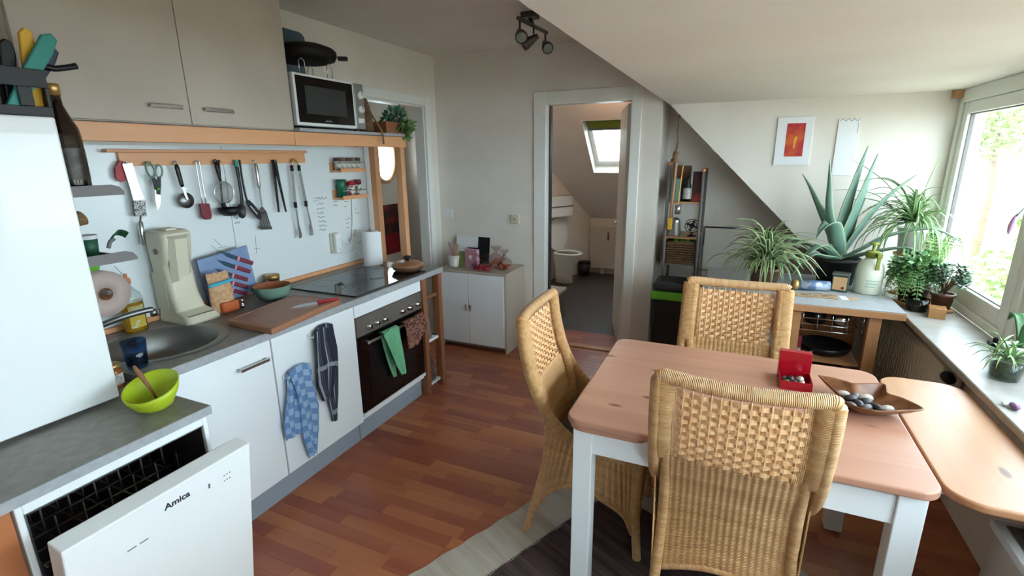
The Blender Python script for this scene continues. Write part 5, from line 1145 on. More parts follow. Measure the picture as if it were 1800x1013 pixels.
t_ = thing('storage_box', 'grey box with a rounded lid just inside the bathroom', 'box', (.84, 4.62, 0)); soft(MB().box(.70, .88, 4.56, 4.86, .0005, .25).build('box_body', 'grey_plastic', t_), .012, 3); soft(MB().box(.695, .885, 4.555, 4.865, .2505, .285).build('lid', 'stone_pale', t_), .01, 3)
# ------------------------------------------------------------------ dining table
TZ = .74
t_ = thing('dining_table', 'pine topped dining table with white legs and a pull-out leaf', 'table', (2.5, 1.92, 0))
soft(MB().prism(rrect(1.968, 3.030, 1.488, 2.352, .06, 8), TZ-.026, TZ, 'xy').build('table_top', 'pine_x', t_), .006, 3)
soft(MB().prism(rrect(1.976, 2.26, 1.497, 2.343, .055, 8), TZ-.046, TZ-.0265, 'xy').build('under_leaf', 'pine_x', t_), .004, 2)
soft(MB().prism(rrect(3.034, 3.316, 1.488, 2.335, .085, 8), TZ-.026, TZ-.001, 'xy').build('extension_leaf', 'pine_y', t_), .007, 3)
for y in (1.62, 2.2): MB().box(2.9, 3.28, y-.015, y+.015, TZ-.060, TZ-.0265).build('leaf_bracket', 'trim_white', t_)
for x in (1.995, 2.935):
    for y in (1.515, 2.255): soft(MB().box(x, x+.068, y, y+.068, .0085 if x > 2 else .0075, TZ-(.047 if x < 2 else .027)).build('leg', 'white_lacquer', t_), .003)
a0, a1 = .60, TZ-.048
soft(MB().box(2.063, 2.935, 1.524, 1.548, a0, a1).build('apron', 'white_lacquer', t_), .002); soft(MB().box(2.063, 2.935, 2.292, 2.316, a0, a1).build('apron', 'white_lacquer', t_), .002)
soft(MB().box(2.012, 2.036, 1.583, 2.255, a0, a1).build('apron', 'white_lacquer', t_), .002); soft(MB().box(2.962, 2.986, 1.583, 2.255, a0, a1).build('apron', 'white_lacquer', t_), .002)
# ------------------------------------------------------------------ rattan chair
def yb(z):                                  # back profile, forward is +y
    P = [(.0, -.20), (.20, -.165), (.40, -.128), (.55, -.135), (.665, -.170), (.764, -.203), (.888, -.230), (1.02, -.245)]
    for (a, b), (c, d) in zip(P, P[1:]):
        if z <= c: return b+(d-b)*(z-a)/(c-a)
    return P[-1][1]
def bow(x): return -.022*(1-(x/.22)**2)
def make_chair():
    t = thing('rattan_chair', '', 'chair')
    for s in (-1, 1):
        rail = smooth_path([(s*.246, -.240, 1.0), (s*.250, -.226, .89), (s*.252, -.196, .764), (s*.254, -.160, .675), (s*.254, -.105, .59), (s*.252, -.02, .515), (s*.25, .08, .48), (s*.246, .20, .472), (s*.240, .262, .466)], 7)
        MB().tube(rail, .023, 14).build('side_rail', 'rattan_wrap', t)
        post = smooth_path([(s*.212, -.236, .995), (s*.214, -.222, .89), (s*.214, -.192, .764), (s*.212, -.158, .665), (s*.212, -.132, .55), (s*.214, -.130, .42), (s*.220, -.175, .21), (s*.226, -.222, .02), (s*.227, -.228, .0008)], 6)
        wing = smooth_path([(s*.231, -.238, .992), (s*.233, -.224, .89), (s*.234, -.194, .764), (s*.233, -.168, .70)], 7)
        MB().tube(wing, [.042]*len(wing), 18, flat=.55, upv=(0, 1, 0)).build('back_wing', 'rattan_wrap', t)
        MB().tube(post, [.021]*30+[.019]*10+[.017]*(len(post)-40), 12).build('rear_leg', 'rattan_wrap', t)
        MB().tube(smooth_path([(s*.236, .250, .455), (s*.232, .240, .25), (s*.232, .255, .02), (s*.232, .257, .0008)], 6), .018, 12).build('front_leg', 'rattan_wrap', t)
        arch = smooth_path([(s*.228, -.185, .13), (s*.236, -.11, .245), (s*.238, -.0, .295), (s*.238, .09, .262), (s*.236, .19, .205), (s*.234, .232, .12)], 7)
        MB().tube(arch, .010, 10).build('side_arch', 'rattan_wrap', t)
        def side(u, v):
            k = u*(len(arch)-1); i = min(int(k), len(arch)-2); b = arch[i].lerp(arch[i+1], k-i)
            yt = -.125+.375*u; zt = .600-.10*min(1, u/.33) if u < .33 else .50-.035*(u-.33)
            if u < .33: yt = -.125+.375*u
            top = Vector((s*.247, yt, zt-.004)); p = b.lerp(top, v); p.x += s*.0022*sin(u*.40/.022*2*pi/1.0); return p
        MB().grid(side, 96, 10, .004, uvs=(.40, .30)).build('side_weave', 'rattan_fine', t)
    top = smooth_path([(-.246, -.240, 1.0), (-.225, -.243, 1.008), (-.12, -.258, 1.004), (0, -.264, 1.002), (.12, -.258, 1.004), (.225, -.243, 1.008), (.246, -.240, 1.0)], 7)
    MB().tube(top, .0225, 14).build('top_rail', 'rattan_wrap', t)
    # coarse plaited upper back
    m = MB(); stakes = [-.168+.028*i for i in range(13)]; z0, z1, rh = .715, .968, .0158; nr = int((z1-z0)/rh)
    for x in stakes: m.tube([(x, yb(z)+bow(x)*.9, z) for z in (z0-.01, .78, .85, .92, .985)], .0028, 6)
    for r in range(nr):
        zc = z0+rh*(r+.5); ph = pi*(r % 2); pts = []
        for k in range(13*4+1):
            x = -.182+.364*k/52; pts.append((x, yb(zc)+bow(x)*.9+.0046*sin((x+.168)/.028*pi+pi/2+ph), zc))
        h = rh*.48; vs = []; fs = []; uv = []
        for i, p in enumerate(pts): vs += [(p[0], p[1]-.0009, p[2]-h), (p[0], p[1]-.0009, p[2]+h), (p[0], p[1]+.0009, p[2]+h), (p[0], p[1]+.0009, p[2]-h)]
        for i in range(len(pts)-1):
            a, b = 4*i, 4*i+4
            for q_ in range(4): fs.append((a+q_, a+(q_+1) % 4, b+(q_+1) % 4, b+q_)); uv.append([(0, .007*i+.37*r), (1, .007*i+.37*r), (1, .007*(i+1)+.37*r), (0, .007*(i+1)+.37*r)])
        m.add(vs, fs, uv)
    m.build('plaited_back', 'rattan_strip', t, kind='stuff')
    # thin strands tying plait to the frame
    m = MB()
    for s in (-1, 1):
        for k in range(46):
            z = .712+.0058*k; m.tube([(s*.168, yb(z)+bow(.168), z+.002), (s*.205, yb(z)-.004, z)], .0019, 5, caps=False)
    m.build('edge_strands', 'rattan_wrap', t, kind='stuff')
    # fine woven lower back and front skirt
    def low(u, v):
        x = -.20+.40*u; zb = .24+.06*sin(pi*u); z = zb+(.716-zb)*v; return (x, yb(z)+bow(x)*.9-.0024*sin(u*.40/.022*2*pi), z)
    MB().grid(low, 110, 16, .004, uvs=(.40, .46)).build('lower_back', 'rattan_fine', t)
    MB().tube([(-.215+.43*i/20, yb(.24+.06*sin(pi*i/20))+bow(-.215+.43*i/20)*.9, .236+.06*sin(pi*i/20)) for i in range(21)], .010, 10).build('rear_arch', 'rattan_wrap', t)
    def front(u, v):
        x = -.225+.45*u; zb = .17+.09*sin(pi*u); return (x, .252+.0022*sin(u*.45/.022*2*pi), zb+(.455-zb)*v)
    MB().grid(front, 110, 8, .004, uvs=(.45, .26)).build('front_skirt', 'rattan_fine', t)
    MB().tube([(-.240, .262, .466), (-.1, .268, .468), (.1, .268, .468), (.240, .262, .466)], .020, 12).build('front_rail', 'rattan_wrap', t)
    MB().box(-.222, .222, -.12, .245, .425, .437).build('seat_board', 'rattan_fine', t)
    soft(MB().box(-.215, .215, -.112, .238, .438, .492, bev=.022).build('seat_cushion', 'cushion', t), .004)
    return t
chair = make_chair()
G = 'rattan chairs around the dining table'
chair['label'] = 'high-backed rattan chair at the end of the table facing the window'; chair['group'] = G
chair.location = (1.938, 1.955, .0045); chair.rotation_euler.z = radians(-86.5); chair.scale = (.94, 1, .98)
c = copy_tree(chair); c['label'] = 'rattan chair seen from behind, pushed in opposite the plant table'; c.location = (2.512, 1.655, .0085); c.rotation_euler.z = 0; c.scale = (.92, 1, .975)
c = copy_tree(chair); c['label'] = 'rattan chair with its back to the plant table and bin'; c.location = (2.486, 2.43, .0005); c.rotation_euler.z = radians(180); c.scale = (.94, 1, .98)
# ------------------------------------------------------------------ rugs
ru = Vector((.42, .907, 0)).normalized(); rv = Vector((ru.y, -ru.x, 0))
def rug(name, label, mat, o, L, Wd, z0, z1, fringe=None):
    t = thing(name, label, 'rug', (*o, z0)); o = Vector((*o, 0))
    n = 60
    def top(u, v): p = o+ru*(L*v-.35)+rv*(Wd*u); j = .004*sin(v*61)*(1 if u < .02 else 0); return (p.x-j, p.y, z1-.0006*(1+sin(v*150)))
    m = MB().grid(top, 8, n, z1-z0-.002, uvs=(1, 1)); m.build('weave', mat, t)
    if fringe:
        random.seed(8); m = MB()
        for k in range(int(L/.012)):
            p = o+ru*(.012*k-.35); m.add([p+Vector((0, 0, z1-.001)), p+ru*.009+Vector((0, 0, z1-.001)), p+ru*(.004+random.random()*.002)-rv*(.009+random.random()*.006)+Vector((0, 0, z0+.001)), p+ru*.0045+Vector((0, 0, z1+.001))], [(0, 2, 3), (1, 3, 2), (0, 1, 2)])
        m.build('zigzag_hem', fringe, t, kind='stuff')
rug('cream_rug', 'cream striped rag rug lying under the dining table', 'rug_cream', (1.388, 1.30), 1.55, 1.05, .0004, .0042)
rug('dark_rug', 'dark brown striped rag rug overlapping the cream one', 'rug_dark', (1.625, 1.30), 1.28, 1.15, .0046, .0082, 'rug_dark')
# ------------------------------------------------------------------ on the dining table
t_ = thing('red_gift_box', 'open red glossy box with beads on the dining table', 'box', (2.72, 2.08, TZ))
z = TZ+.0006; x0, x1, y0, y1 = 2.665, 2.775, 2.03, 2.14
m = MB().box(x0, x1, y0, y1, z, z+.003).box(x0, x0+.003, y0, y1, z+.003, z+.035).box(x1-.003, x1, y0, y1, z+.003, z+.035).box(x0+.003, x1-.003, y0, y0+.003, z+.003, z+.035).box(x0+.003, x1-.003, y1-.003, y1, z+.003, z+.035)
m.build('tray', 'red_gloss', t_)
MB().box(x0-.002, x1+.002, y1+.002, y1+.036, z, z+.115, bev=.002).build('lid', 'red_gloss', t_)
random.seed(21)
for i, (dx, dy, r, mt) in enumerate(((.025, .03, .013, 'bead_green'), (.05, .028, .014, 'stone_dark'), (.075, .032, .015, 'bead_silver'), (.04, .06, .016, 'stone_dark'), (.072, .065, .017, 'bead_silver'), (.022, .068, .012, 'stone_grey'))):
    lab = ['green bead in the red box', 'dark bead in the middle of the red box front', 'silver bead at the front corner of the red box', 'dark bead at the back of the red box', 'large silver bead at the back of the red box', 'grey bead at the back corner of the red box'][i]
    b = MB().lathe([(0, -r)]+[(r*sin(pi*k/10), -r*cos(pi*k/10)) for k in range(1, 10)]+[(0, r)], (0, 0, 0), 16).build('bead', mt); b.location = (x0+dx, y0+dy, z+.0032+r); tag(b, lab, 'bead', 'beads in the red box')
# leaf shaped bowl
t_ = thing('leaf_bowl', 'leaf shaped dark wooden bowl on the dining table', 'bowl', (2.93, 2.03, TZ))
outl = smooth_path([(2.795, 2.155, 0), (2.835, 2.02, 0), (2.86, 1.93, 0), (2.93, 1.905, 0), (3.02, 1.945, 0), (3.085, 1.985, 0), (3.045, 2.05, 0), (3.005, 2.075, 0), (3.01, 2.12, 0), (3.01, 2.165, 0), (2.955, 2.145, 0), (2.905, 2.125, 0), (2.87, 2.14, 0), (2.795, 2.155, 0)], 5)[:-1]
outl = [p+Vector((0, -.055, 0)) for p in outl]; cen = Vector((2.925, 1.98, 0)); n = len(outl); rings = []
for f_, h in ((.0, .001), (.35, .001), (.55, .006), (.8, .026), (.95, .043), (1.0, .050), (.965, .052), (.92, .045), (.75, .028), (.5, .013), (.0, .010)):
    rings.append([cen.lerp(p, f_)+Vector((0, 0, TZ+h)) for p in outl])
vs = [p for r in rings for p in r]; fs = []
for i in range(len(rings)-1):
    for k in range(n): fs.append((i*n+k, i*n+(k+1) % n, (i+1)*n+(k+1) % n, (i+1)*n+k))
MB().add(vs, fs, None, True).build('bowl_body', 'leafbowl_wood', t_)
random.seed(31)
stones = ((2.868, 2.06, .016, 'stone_pale'), (2.885, 2.025, .017, 'stone_dark'), (2.905, 2.055, .015, 'stone_grey'), (2.90, 1.99, .018, 'stone_dark'), (2.93, 2.02, .017, 'stone_dark'), (2.935, 2.055, .02, 'stone_pale'), (2.925, 1.975, .015, 'stone_grey'), (2.955, 1.985, .016, 'stone_dark'), (2.985, 1.985, .017, 'stone_pale'), (2.88, 1.975, .014, 'stone_grey'))
sl_ = ['pale pebble at the narrow end of the leaf bowl', 'dark pebble next to the pale one in the leaf bowl', 'grey pebble near the narrow end of the leaf bowl', 'dark pebble against the low rim of the leaf bowl', 'dark pebble in the centre of the leaf bowl', 'large pale shell in the centre of the leaf bowl', 'grey pebble beside the low rim of the leaf bowl', 'dark pebble next to the round pale disc in the leaf bowl', 'round pale disc at the broad end of the leaf bowl', 'grey pebble at the corner of the leaf bowl rim']
for i, (x, y, r, mt) in enumerate(stones):
    b = MB().lathe([(0, -r)]+[(r*sin(pi*k/8), -r*cos(pi*k/8)) for k in range(1, 8)]+[(0, r)], (0, 0, 0), 14, sx=1.35, sy=.95).build('pebble', mt); b.scale = (1, 1, .7); b.rotation_euler = (0, 0, random.random()*3); b.location = (x, y-.055, TZ+.0145+r*.7+(.004 if r < .02 else .0)); tag(b, sl_[i], 'pebble', 'pebbles and shells in the leaf bowl')
# ------------------------------------------------------------------ window side
# radiator under the sill
t_ = thing('panel_radiator', 'beige panel radiator under the window sill', 'radiator', (3.42, 3.2, .14))
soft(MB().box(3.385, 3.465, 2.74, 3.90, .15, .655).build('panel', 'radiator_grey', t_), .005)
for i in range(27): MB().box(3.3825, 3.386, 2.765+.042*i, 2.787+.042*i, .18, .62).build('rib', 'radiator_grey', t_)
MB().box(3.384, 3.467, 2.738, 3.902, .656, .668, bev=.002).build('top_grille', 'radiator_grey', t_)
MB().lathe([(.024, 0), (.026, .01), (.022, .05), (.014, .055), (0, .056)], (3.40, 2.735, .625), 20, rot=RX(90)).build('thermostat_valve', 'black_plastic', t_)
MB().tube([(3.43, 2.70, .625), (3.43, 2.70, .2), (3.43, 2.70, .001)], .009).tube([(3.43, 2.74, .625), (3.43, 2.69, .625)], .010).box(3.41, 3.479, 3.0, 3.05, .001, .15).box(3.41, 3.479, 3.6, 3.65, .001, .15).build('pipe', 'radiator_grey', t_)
# white low cabinet near the camera
t_ = thing('low_white_unit', 'white low unit under the window sill beside the table leaf', 'low unit', (3.35, 1.1, 0))
soft(MB().box(3.205, 3.47, .6, 1.66, .001, .575).build('unit_body', 'radiator_white', t_), .003)
soft(MB().box(3.20, 3.474, .595, 1.665, .5755, .60).build('unit_top', 'white_lacquer', t_), .003)
MB().box(3.225, 3.46, .62, 1.64, .6002, .604).build('top_mat', 'grey_plastic', t_)
# plant table
PZ = .82
t_ = thing('plant_table', 'grey topped wooden side table full of plants by the window', 'side table', (2.8, 3.33, 0))
soft(MB().box(2.30, 3.298, 3.05, 3.85, PZ-.006, PZ, bev=.002).build('table_top', 'worktop_edge', t_), .001)
for a in ((2.30, 3.298, 3.045, 3.075), (2.30, 3.298, 3.825, 3.852), (2.296, 2.325, 3.075, 3.825), (3.272, 3.302, 3.075, 3.825)): soft(MB().box(*a, PZ-.042, PZ-.0065).build('edge_board', 'table_wood', t_), .002)
for x in (2.33, 3.15):
    for y in (3.08, 3.77): soft(MB().box(x, x+.058, y, y+.05, .001, PZ-.0425).build('leg', 'table_wood', t_), .003)
MB().box(2.78, 2.835, 3.08, 3.13, .001, PZ-.0425).build('middle_leg', 'table_wood', t_)
MB().box(2.33, 3.20, 3.09, 3.58, .18, .20).build('lower_shelf', 'table_wood', t_); MB().box(2.84, 3.149, 3.135, 3.53, .46, .475).build('inner_shelf', 'table_wood', t_)
MB().box(2.33, 3.20, 3.57, 3.585, .2, PZ-.045).build('back_panel', 'table_wood', t_)
# wire basket hung under the top
t_ = thing('wire_basket', 'chrome wire drawer basket hanging under the plant table top', 'wire basket', (3.0, 3.2, .62))
bz0, bz1 = .655, .765
for z in (bz1, .725, .69, bz0):
    MB().tube([(2.845, 3.11, z), (3.14, 3.11, z), (3.14, 3.42, z), (2.845, 3.42, z)], .003, 6, closed=True).build('wire', 'chrome', t_)
for i in range(5):
    x = 2.85+.0715*i; MB().tube([(x, 3.112, bz1+.011), (x, 3.112, bz0), (x, 3.418, bz0), (x, 3.418, bz1+.011)], .0025, 6).build('wire', 'chrome', t_)
for i, (x, y, z, r, h, mt, lab) in enumerate(((2.93, 3.27, .6595, .055, .09, 'black_plastic', 'small black pot inside the wire basket'), (3.06, 3.27, .6595, .05, .08, 'chrome', 'small steel pot inside the wire basket'))):
    tt = thing('small_pot', lab, 'pot', (x, y, z)); MB().lathe([(0, z), (r*.92, z), (r, z+.01), (r, z+h), (r-.003, z+h), (r-.004, z+.012), (0, z+.01)], (x, y, 0), 28).build('pot_wall', mt, tt); MB().tube([(x-r, y-.0, z+h*.8), (x-r-.02, y-.01, z+h*.85), (x-r-.02, y+.02, z+h*.85), (x-r, y+.02, z+h*.8)], .004, 6).build('ear', 'black_plastic', tt)
tt = thing('frying_pan', 'black frying pan on the inner shelf of the plant table', 'pan', (3.0, 3.30, .4755)); MB().lathe([(0, .476), (.10, .476), (.13, .50), (.138, .525), (.134, .525), (.125, .502), (0, .482)], (3.0, 3.30, 0), 40).build('pan_body', 'black_plastic', tt); MB().tube([(2.95, 3.18, .518), (2.92, 3.12, .53), (2.905, 3.085, .535)], .010, flat=.6).build('handle', 'black_plastic', tt)
tt = thing('cooking_pot', 'steel cooking pot below the frying pan in the plant table', 'pot', (3.0, 3.30, .2005)); MB().lathe([(0, .2005), (.11, .2005), (.115, .21), (.115, .37), (.0, .372)], (3.0, 3.30, 0), 36).build('pot_body', 'dark_steel', tt); MB().lathe([(.118, .373), (.116, .385), (.05, .40), (0, .404)], (3.0, 3.30, 0), 36).build('pot_lid', 'dark_steel', tt); MB().lathe([(.012, .403), (.02, .42), (0, .424)], (3.0, 3.30, 0), 18).build('knob', 'black_plastic', tt)
tt = thing('blue_carton', 'blue printed carton on the floor shelf of the plant table', 'carton', (2.73, 3.14, .2005)); soft(MB().box(2.66, 2.775, 3.10, 3.3, .2005, .60).build('carton_body', 'blue_box', tt), .002); MB().box(2.672, 2.76, 3.097, 3.0995, .42, .52).build('printed_panel', 'label_paper', tt)
tt = thing('brown_parcel', 'reddish brown box beside the blue carton', 'box', (2.88, 3.2, .4755)); soft(MB().box(2.843, 2.862, 3.14, 3.3, .4755, .60).build('box_body', 'dark_red', tt), .002); MB().box(2.8435, 2.8615, 3.1375, 3.1398, .49, .53).build('box_label', 'label_paper', tt)
# ------------------------------------------------------------------ plants
def blade(pts, w, mat, name='leaf', parent=None, fold=.25, n=10, origin=None, thick=.0008):
    """strap leaf along a smooth path; w list of widths at the control points; pale edge comes from uv.x"""
    P = smooth_path(pts, n); m_ = len(P); W_ = []
    for i in range(m_):
        k = i/(m_-1)*(len(w)-1); a = min(int(k), len(w)-2); W_.append(w[a]+(w[a+1]-w[a])*(k-a))
    vs = []; fs = []; uv = []
    for i, p in enumerate(P):
        t = (P[min(i+1, m_-1)]-P[max(i-1, 0)]).normalized(); s = t.cross(Vector((0, 0, 1))); s = s.normalized() if s.length > 1e-3 else Vector((1, 0, 0))
        nrm = s.cross(t)
        for q in (-1, -.5, 0, .5, 1): vs.append(p+s*W_[i]/2*q+nrm*(abs(q)*W_[i]*fold))
        for q in (1, 0, -1): vs.append(p+s*W_[i]/2*q*.98+nrm*(abs(q)*W_[i]*fold)-nrm*(thick+W_[i]*.04*(1-abs(q))))
    c_ = 8
    for i in range(m_-1):
        for q in range(c_):
            a = i*c_+q; b = i*c_+(q+1) % c_; fs.append((a, b, b+c_, a+c_))
            u = [0, .25, .5, .75, 1, 1, .5, 0]; uv.append([(u[q], i/m_), (u[(q+1) % c_], i/m_), (u[(q+1) % c_], (i+1)/m_), (u[q], (i+1)/m_)])
    return MB().add(vs, fs, uv, True).build(name, mat, parent, origin=origin)
def spider_plant(label, loc, hb, n, r0, r1, up, seed, mat, w=.016, pot=None, droop=.6, name='spider_plant', tmin=.10, tr=1.35):
    """loc = base on its support, hb = height of the crown; blades share eight meshes"""
    t = thing(name, label, 'plant', loc, None); random.seed(seed); var = []
    for k in range(8):
        L = r0+(r1-r0)*k/7; dr = droop*(.35+random.random()); sd = .06*(random.random()-.5)
        pts = [(0, 0, 0), (L*.28, 0, up*.10), (L*.55, sd*.3, up*.13), (L*.80, sd*.7, up*(.10-.22*dr)), (L*.97, sd, up*(.02-.75*dr))]
        o = blade(pts, [w*.7, w, w*.95, w*.7, w*.05], mat, 'leaf', t, .22, 6, origin=(0, 0, 0)); var.append(o)
    for k in range(n):
        o = var[k] if k < 8 else bpy.data.objects.new('leaf', var[k % 8].data)
        if k >= 8: col.objects.link(o); o.parent = t
        tilt = tmin-(random.random()**1.1)*tr
        o.location = (random.gauss(0, .012), random.gauss(0, .012), hb); o.rotation_euler = (0, tilt, k*2.399+random.random()*.6); s = .8+.4*random.random(); az = o.rotation_euler.z; lim = (3.93-loc[1])/max(sin(az), .05)/r1 if sin(az) > 0 else 9; lx = (3.585-loc[0])/max(cos(az), .05)/r1 if cos(az) > 0 else 9; s = min(s, max(lim, .3), max(lx, .3)); o.scale = (s, s, s)
    return t
def pot(t, loc, r, h, mat, soilmat='soil', taper=.82, rim=.006, clear=None):
    x, y, z = loc
    MB().lathe([(0, z), (r*taper, z), (r*.97, z+h*.86), (r+rim, z+h*.86), (r+rim, z+h), (r-.004, z+h), (r*.9, z+h*.8), (0, z+h*.8)], (x, y, 0), 36).build('pot', mat, t)
    MB().lathe([(0, z+h*.9), (r*.93, z+h*.88), (0, z+h*.885)], (x, y, 0), 24, caps=False).build('soil', soilmat, t)
# left spider plant on the plant table
t_ = spider_plant('bushy striped spider plant on the plant table behind the rattan chair', (2.64, 3.36, PZ+.0006), .135, 170, .15, .34, .24, 3, 'spider_leaf', .021, droop=.5, tmin=0, tr=1.3)
pot(t_, (2.64, 3.36, PZ+.0006), .085, .13, 'pot_brown')
# agave
t_ = thing('agave_plant', 'large blue-green agave in a black pot on the plant table', 'plant', (3.07, 3.60, PZ))
pot(t_, (3.06, 3.66, PZ+.0006), .12, .165, 'pot_black')
ORIG[t_.name] = Vector((3.07, 3.60, PZ))
ab = Vector((3.065, 3.66, .96))
def ag(tip, mid, w, bend=0): 
    b = ab+(Vector(mid)-ab).normalized()*.02; q = Vector(mid).lerp(Vector(tip), .55)+Vector((0, 0, bend)); blade([b, b.lerp(Vector(mid), .5), mid, q, tip], [w*1.0, w*1.25, w*1.08, w*.55, w*.04], 'agave_leaf', 'leaf', t_, .28, 7, thick=.004)
ag((2.795, 3.58, 1.505), (2.92, 3.62, 1.26), .072, .01)
ag((2.92, 3.52, 1.585), (2.955, 3.56, 1.28), .050)
ag((3.115, 3.62, 1.66), (3.085, 3.64, 1.34), .085, .01)
ag((3.165, 3.60, 1.615), (3.13, 3.62, 1.33), .075)
ag((3.36, 3.58, 1.50), (3.20, 3.62, 1.28), .062, .015)
ag((2.895, 3.42, 1.13), (2.975, 3.50, 1.20), .085, .03)
ag((2.80, 3.42, .905), (2.94, 3.50, 1.07), .06, .035)
ag((2.72, 3.60, 1.02), (2.88, 3.62, 1.06), .05, .05)
ag((3.60, 3.44, 1.14), (3.28, 3.54, 1.15), .045, .06)
ag((3.46, 3.40, 1.03), (3.24, 3.52, 1.06), .045, .05)
ag((3.18, 3.80, 1.35), (3.12, 3.74, 1.2), .07)
ag((2.95, 3.80, 1.30), (3.0, 3.75, 1.16), .07)
ag((2.86, 3.46, .98), (2.97, 3.53, 1.0), .06, .03)
# second spider plant high on a stool
t_ = thing('plant_stool', 'slim white stand under the high spider plant by the window', 'plant stand', (3.42, 3.68, .78))
MB().lathe([(.06, .7806), (.06, .79), (.02, .80), (.018, 1.01), (.075, 1.02), (.075, 1.035), (0, 1.036)], (3.42, 3.68, 0), 28).build('stand', 'slat_wood', t_)
t_ = spider_plant('tall spider plant with arching leaves in a white pot beside the window', (3.42, 3.68, 1.0365), .185, 150, .18, .36, .20, 9, 'spider_leaf_mid', .015, droop=.8, tmin=.35, tr=1.6)
pot(t_, (3.42, 3.68, 1.0365), .07, .15, 'pot_white')
for tip, mid in (((3.05, 3.70, 1.585), (3.25, 3.72, 1.45)), ((3.48, 3.66, 1.60), (3.45, 3.70, 1.42)), ((2.98, 3.68, 1.40), (3.2, 3.70, 1.38)), ((3.10, 3.62, 1.22), (3.25, 3.68, 1.33))):
    b = Vector((3.42, 3.68, 1.22)); blade([b, b.lerp(Vector(mid), .6), mid, Vector(mid).lerp(Vector(tip), .6)+Vector((0, 0, .01)), tip], [.01, .013, .012, .008, .001], 'spider_leaf_mid', 'leaf', t_, .2, 6)
# fern
t_ = thing('fern', 'dense dark green curly fern in a brown pot on the sill', 'plant', (3.40, 3.42, .781))
pot(t_, (3.41, 3.43, .7955), .075, .105, 'pot_brown')
random.seed(14)
def frond(c, d, L, h, drop, mat, wid, n=16, parent=None):
    m = MB(); d = Vector(d).normalized(); P = [Vector(c)+d*(L*k/n)+Vector((0, 0, h*sin(pi*.75*k/n)-drop*(k/n)**2)) for k in range(n+1)]; m.tube(P, .0018, 5)
    s = d.cross(Vector((0, 0, 1))).normalized()
    for k in range(2, n+1):
        w_ = wid*sin(pi*min(1, (k+1)/(n+2)))**.7+.004; t = (P[k]-P[k-1]).normalized()
        for sg in (-1, 1):
            a = P[k]; e = a+s*sg*w_+t*w_*.25-Vector((0, 0, w_*.25)); f = a+s*sg*w_*.5+t*w_*.42+Vector((0, 0, w_*.10)); g = a+s*sg*w_*.5-t*w_*.18+Vector((0, 0, w_*.10))
            m.add([a, g, e, f], [(0, 1, 2), (0, 2, 3)], None, True)
    m.build('frond', mat, parent)
for k in range(42):
    a = k*2.399; e = .25+.75*random.random(); frond((3.41+.02*cos(a), 3.43+.02*sin(a), .885), (cos(a), sin(a), 0), (.10+.07*random.random())*e+.03, .17*(1.15-e*.6), .13*e, 'leaf_fern', .03, 14, t_)
foliage(MB(), (3.39, 3.42, .99), (.11, .09, .09), 420, .034, 5, .2).build('curly_leaflets', 'leaf_fern', t_, kind='stuff')
t_ = thing('asparagus_fern', 'feathery pale green fern against the window frame', 'plant', (3.52, 3.55, .781))
pot(t_, (3.53, 3.58, .7955), .045, .09, 'pot_white')
for k in range(20):
    a = k*2.399; frond((3.53, 3.58, .87), (cos(a)*.75-.25, sin(a)*.8-.2, 0), .07+.07*random.random(), .20+.14*random.random(), .05, 'leaf_asparagus', .016, 22, t_)
t_ = thing('jade_plant', 'jade plant with small thick leaves reaching to the glass', 'plant', (3.53, 3.33, .781))
pot(t_, (3.515, 3.33, .7955), .05, .085, 'pot_brown')
m = MB(); rnd = random.Random(6); tips = []
for k in range(14):
    a = rnd.random()*6.28; d = Vector((cos(a)*.055+.02, sin(a)*.08-.02, .07+.10*rnd.random())); b = Vector((3.515, 3.33, .87)); m.tube([b, b+d*.5+Vector((0, 0, .02)), b+d], [.006, .004, .0025], 6); tips.append(b+d)
m.build('branches', 'bark', t_)
m = MB()
for p in tips:
    for k in range(20):
        a = rnd.random()*6.28; d = Vector((cos(a), sin(a), rnd.uniform(-.2, .9))).normalized(); c_ = p+d*.016*rnd.random()-Vector((0, 0, .03*rnd.random())); s = d.cross(Vector((0, 0, 1))).normalized()
        m.add([c_, c_+d*.016+s*.011, c_+d*.034, c_+d*.016-s*.011, c_+d*.013+Vector((0, 0, .004)), c_+d*.013-Vector((0, 0, .003))], [(0, 1, 4), (1, 2, 4), (2, 3, 4), (3, 0, 4), (1, 0, 5), (2, 1, 5), (3, 2, 5), (0, 3, 5)], None, True)
m.build('thick_leaves', 'leaf_jade', t_, kind='stuff')
for (x, y, r, lab) in ((3.415, 3.43, .092, 'round wooden saucer under the curly fern'), (3.53, 3.58, .06, 'small wooden saucer under the feathery fern'), (3.513, 3.33, .062, 'wooden saucer under the jade plant')):
    o = MB().lathe([(0, .7805), (r*.9, .7805), (r, .795), (r-.006, .795), (r*.86, .785), (0, .785)] if False else [(0, .7805), (r*.92, .7805), (r, .7945), (0, .795)], (x, y, 0), 36).build('wooden_saucer', 'slat_wood', origin=(x, y, .7805)); tag(o, lab, 'saucer', 'plant saucers on the sill')
t_ = thing('glass_dish', 'smoky glass dish in front of the fern pot', 'dish', (3.385, 3.295, .7805)); MB().lathe([(0, .781), (.045, .781), (.05, .785), (.052, .85), (.050, .85), (.047, .788), (0, .786)], (3.40, 3.285, 0), 32).build('dish_wall', 'smoke_glass', t_)
MB().lathe([(.0525, .846), (.0535, .849), (.0525, .852), (.0505, .849), (.0525, .846)], (3.40, 3.285, 0), 32, caps=False).build('rim', 'clear_glass', t_)
t_ = thing('slat_box', 'small box of upright wooden slats on the sill', 'box', (3.46, 3.19, .7805))
for i in range(6): MB().box(3.43, 3.495, 3.145+.0155*i, 3.158+.0155*i, .7805, .835-.004*(i % 2), rot=RZ(-12), piv=(3.46, 3.19, 0)).build('slat', 'slat_wood', t_)
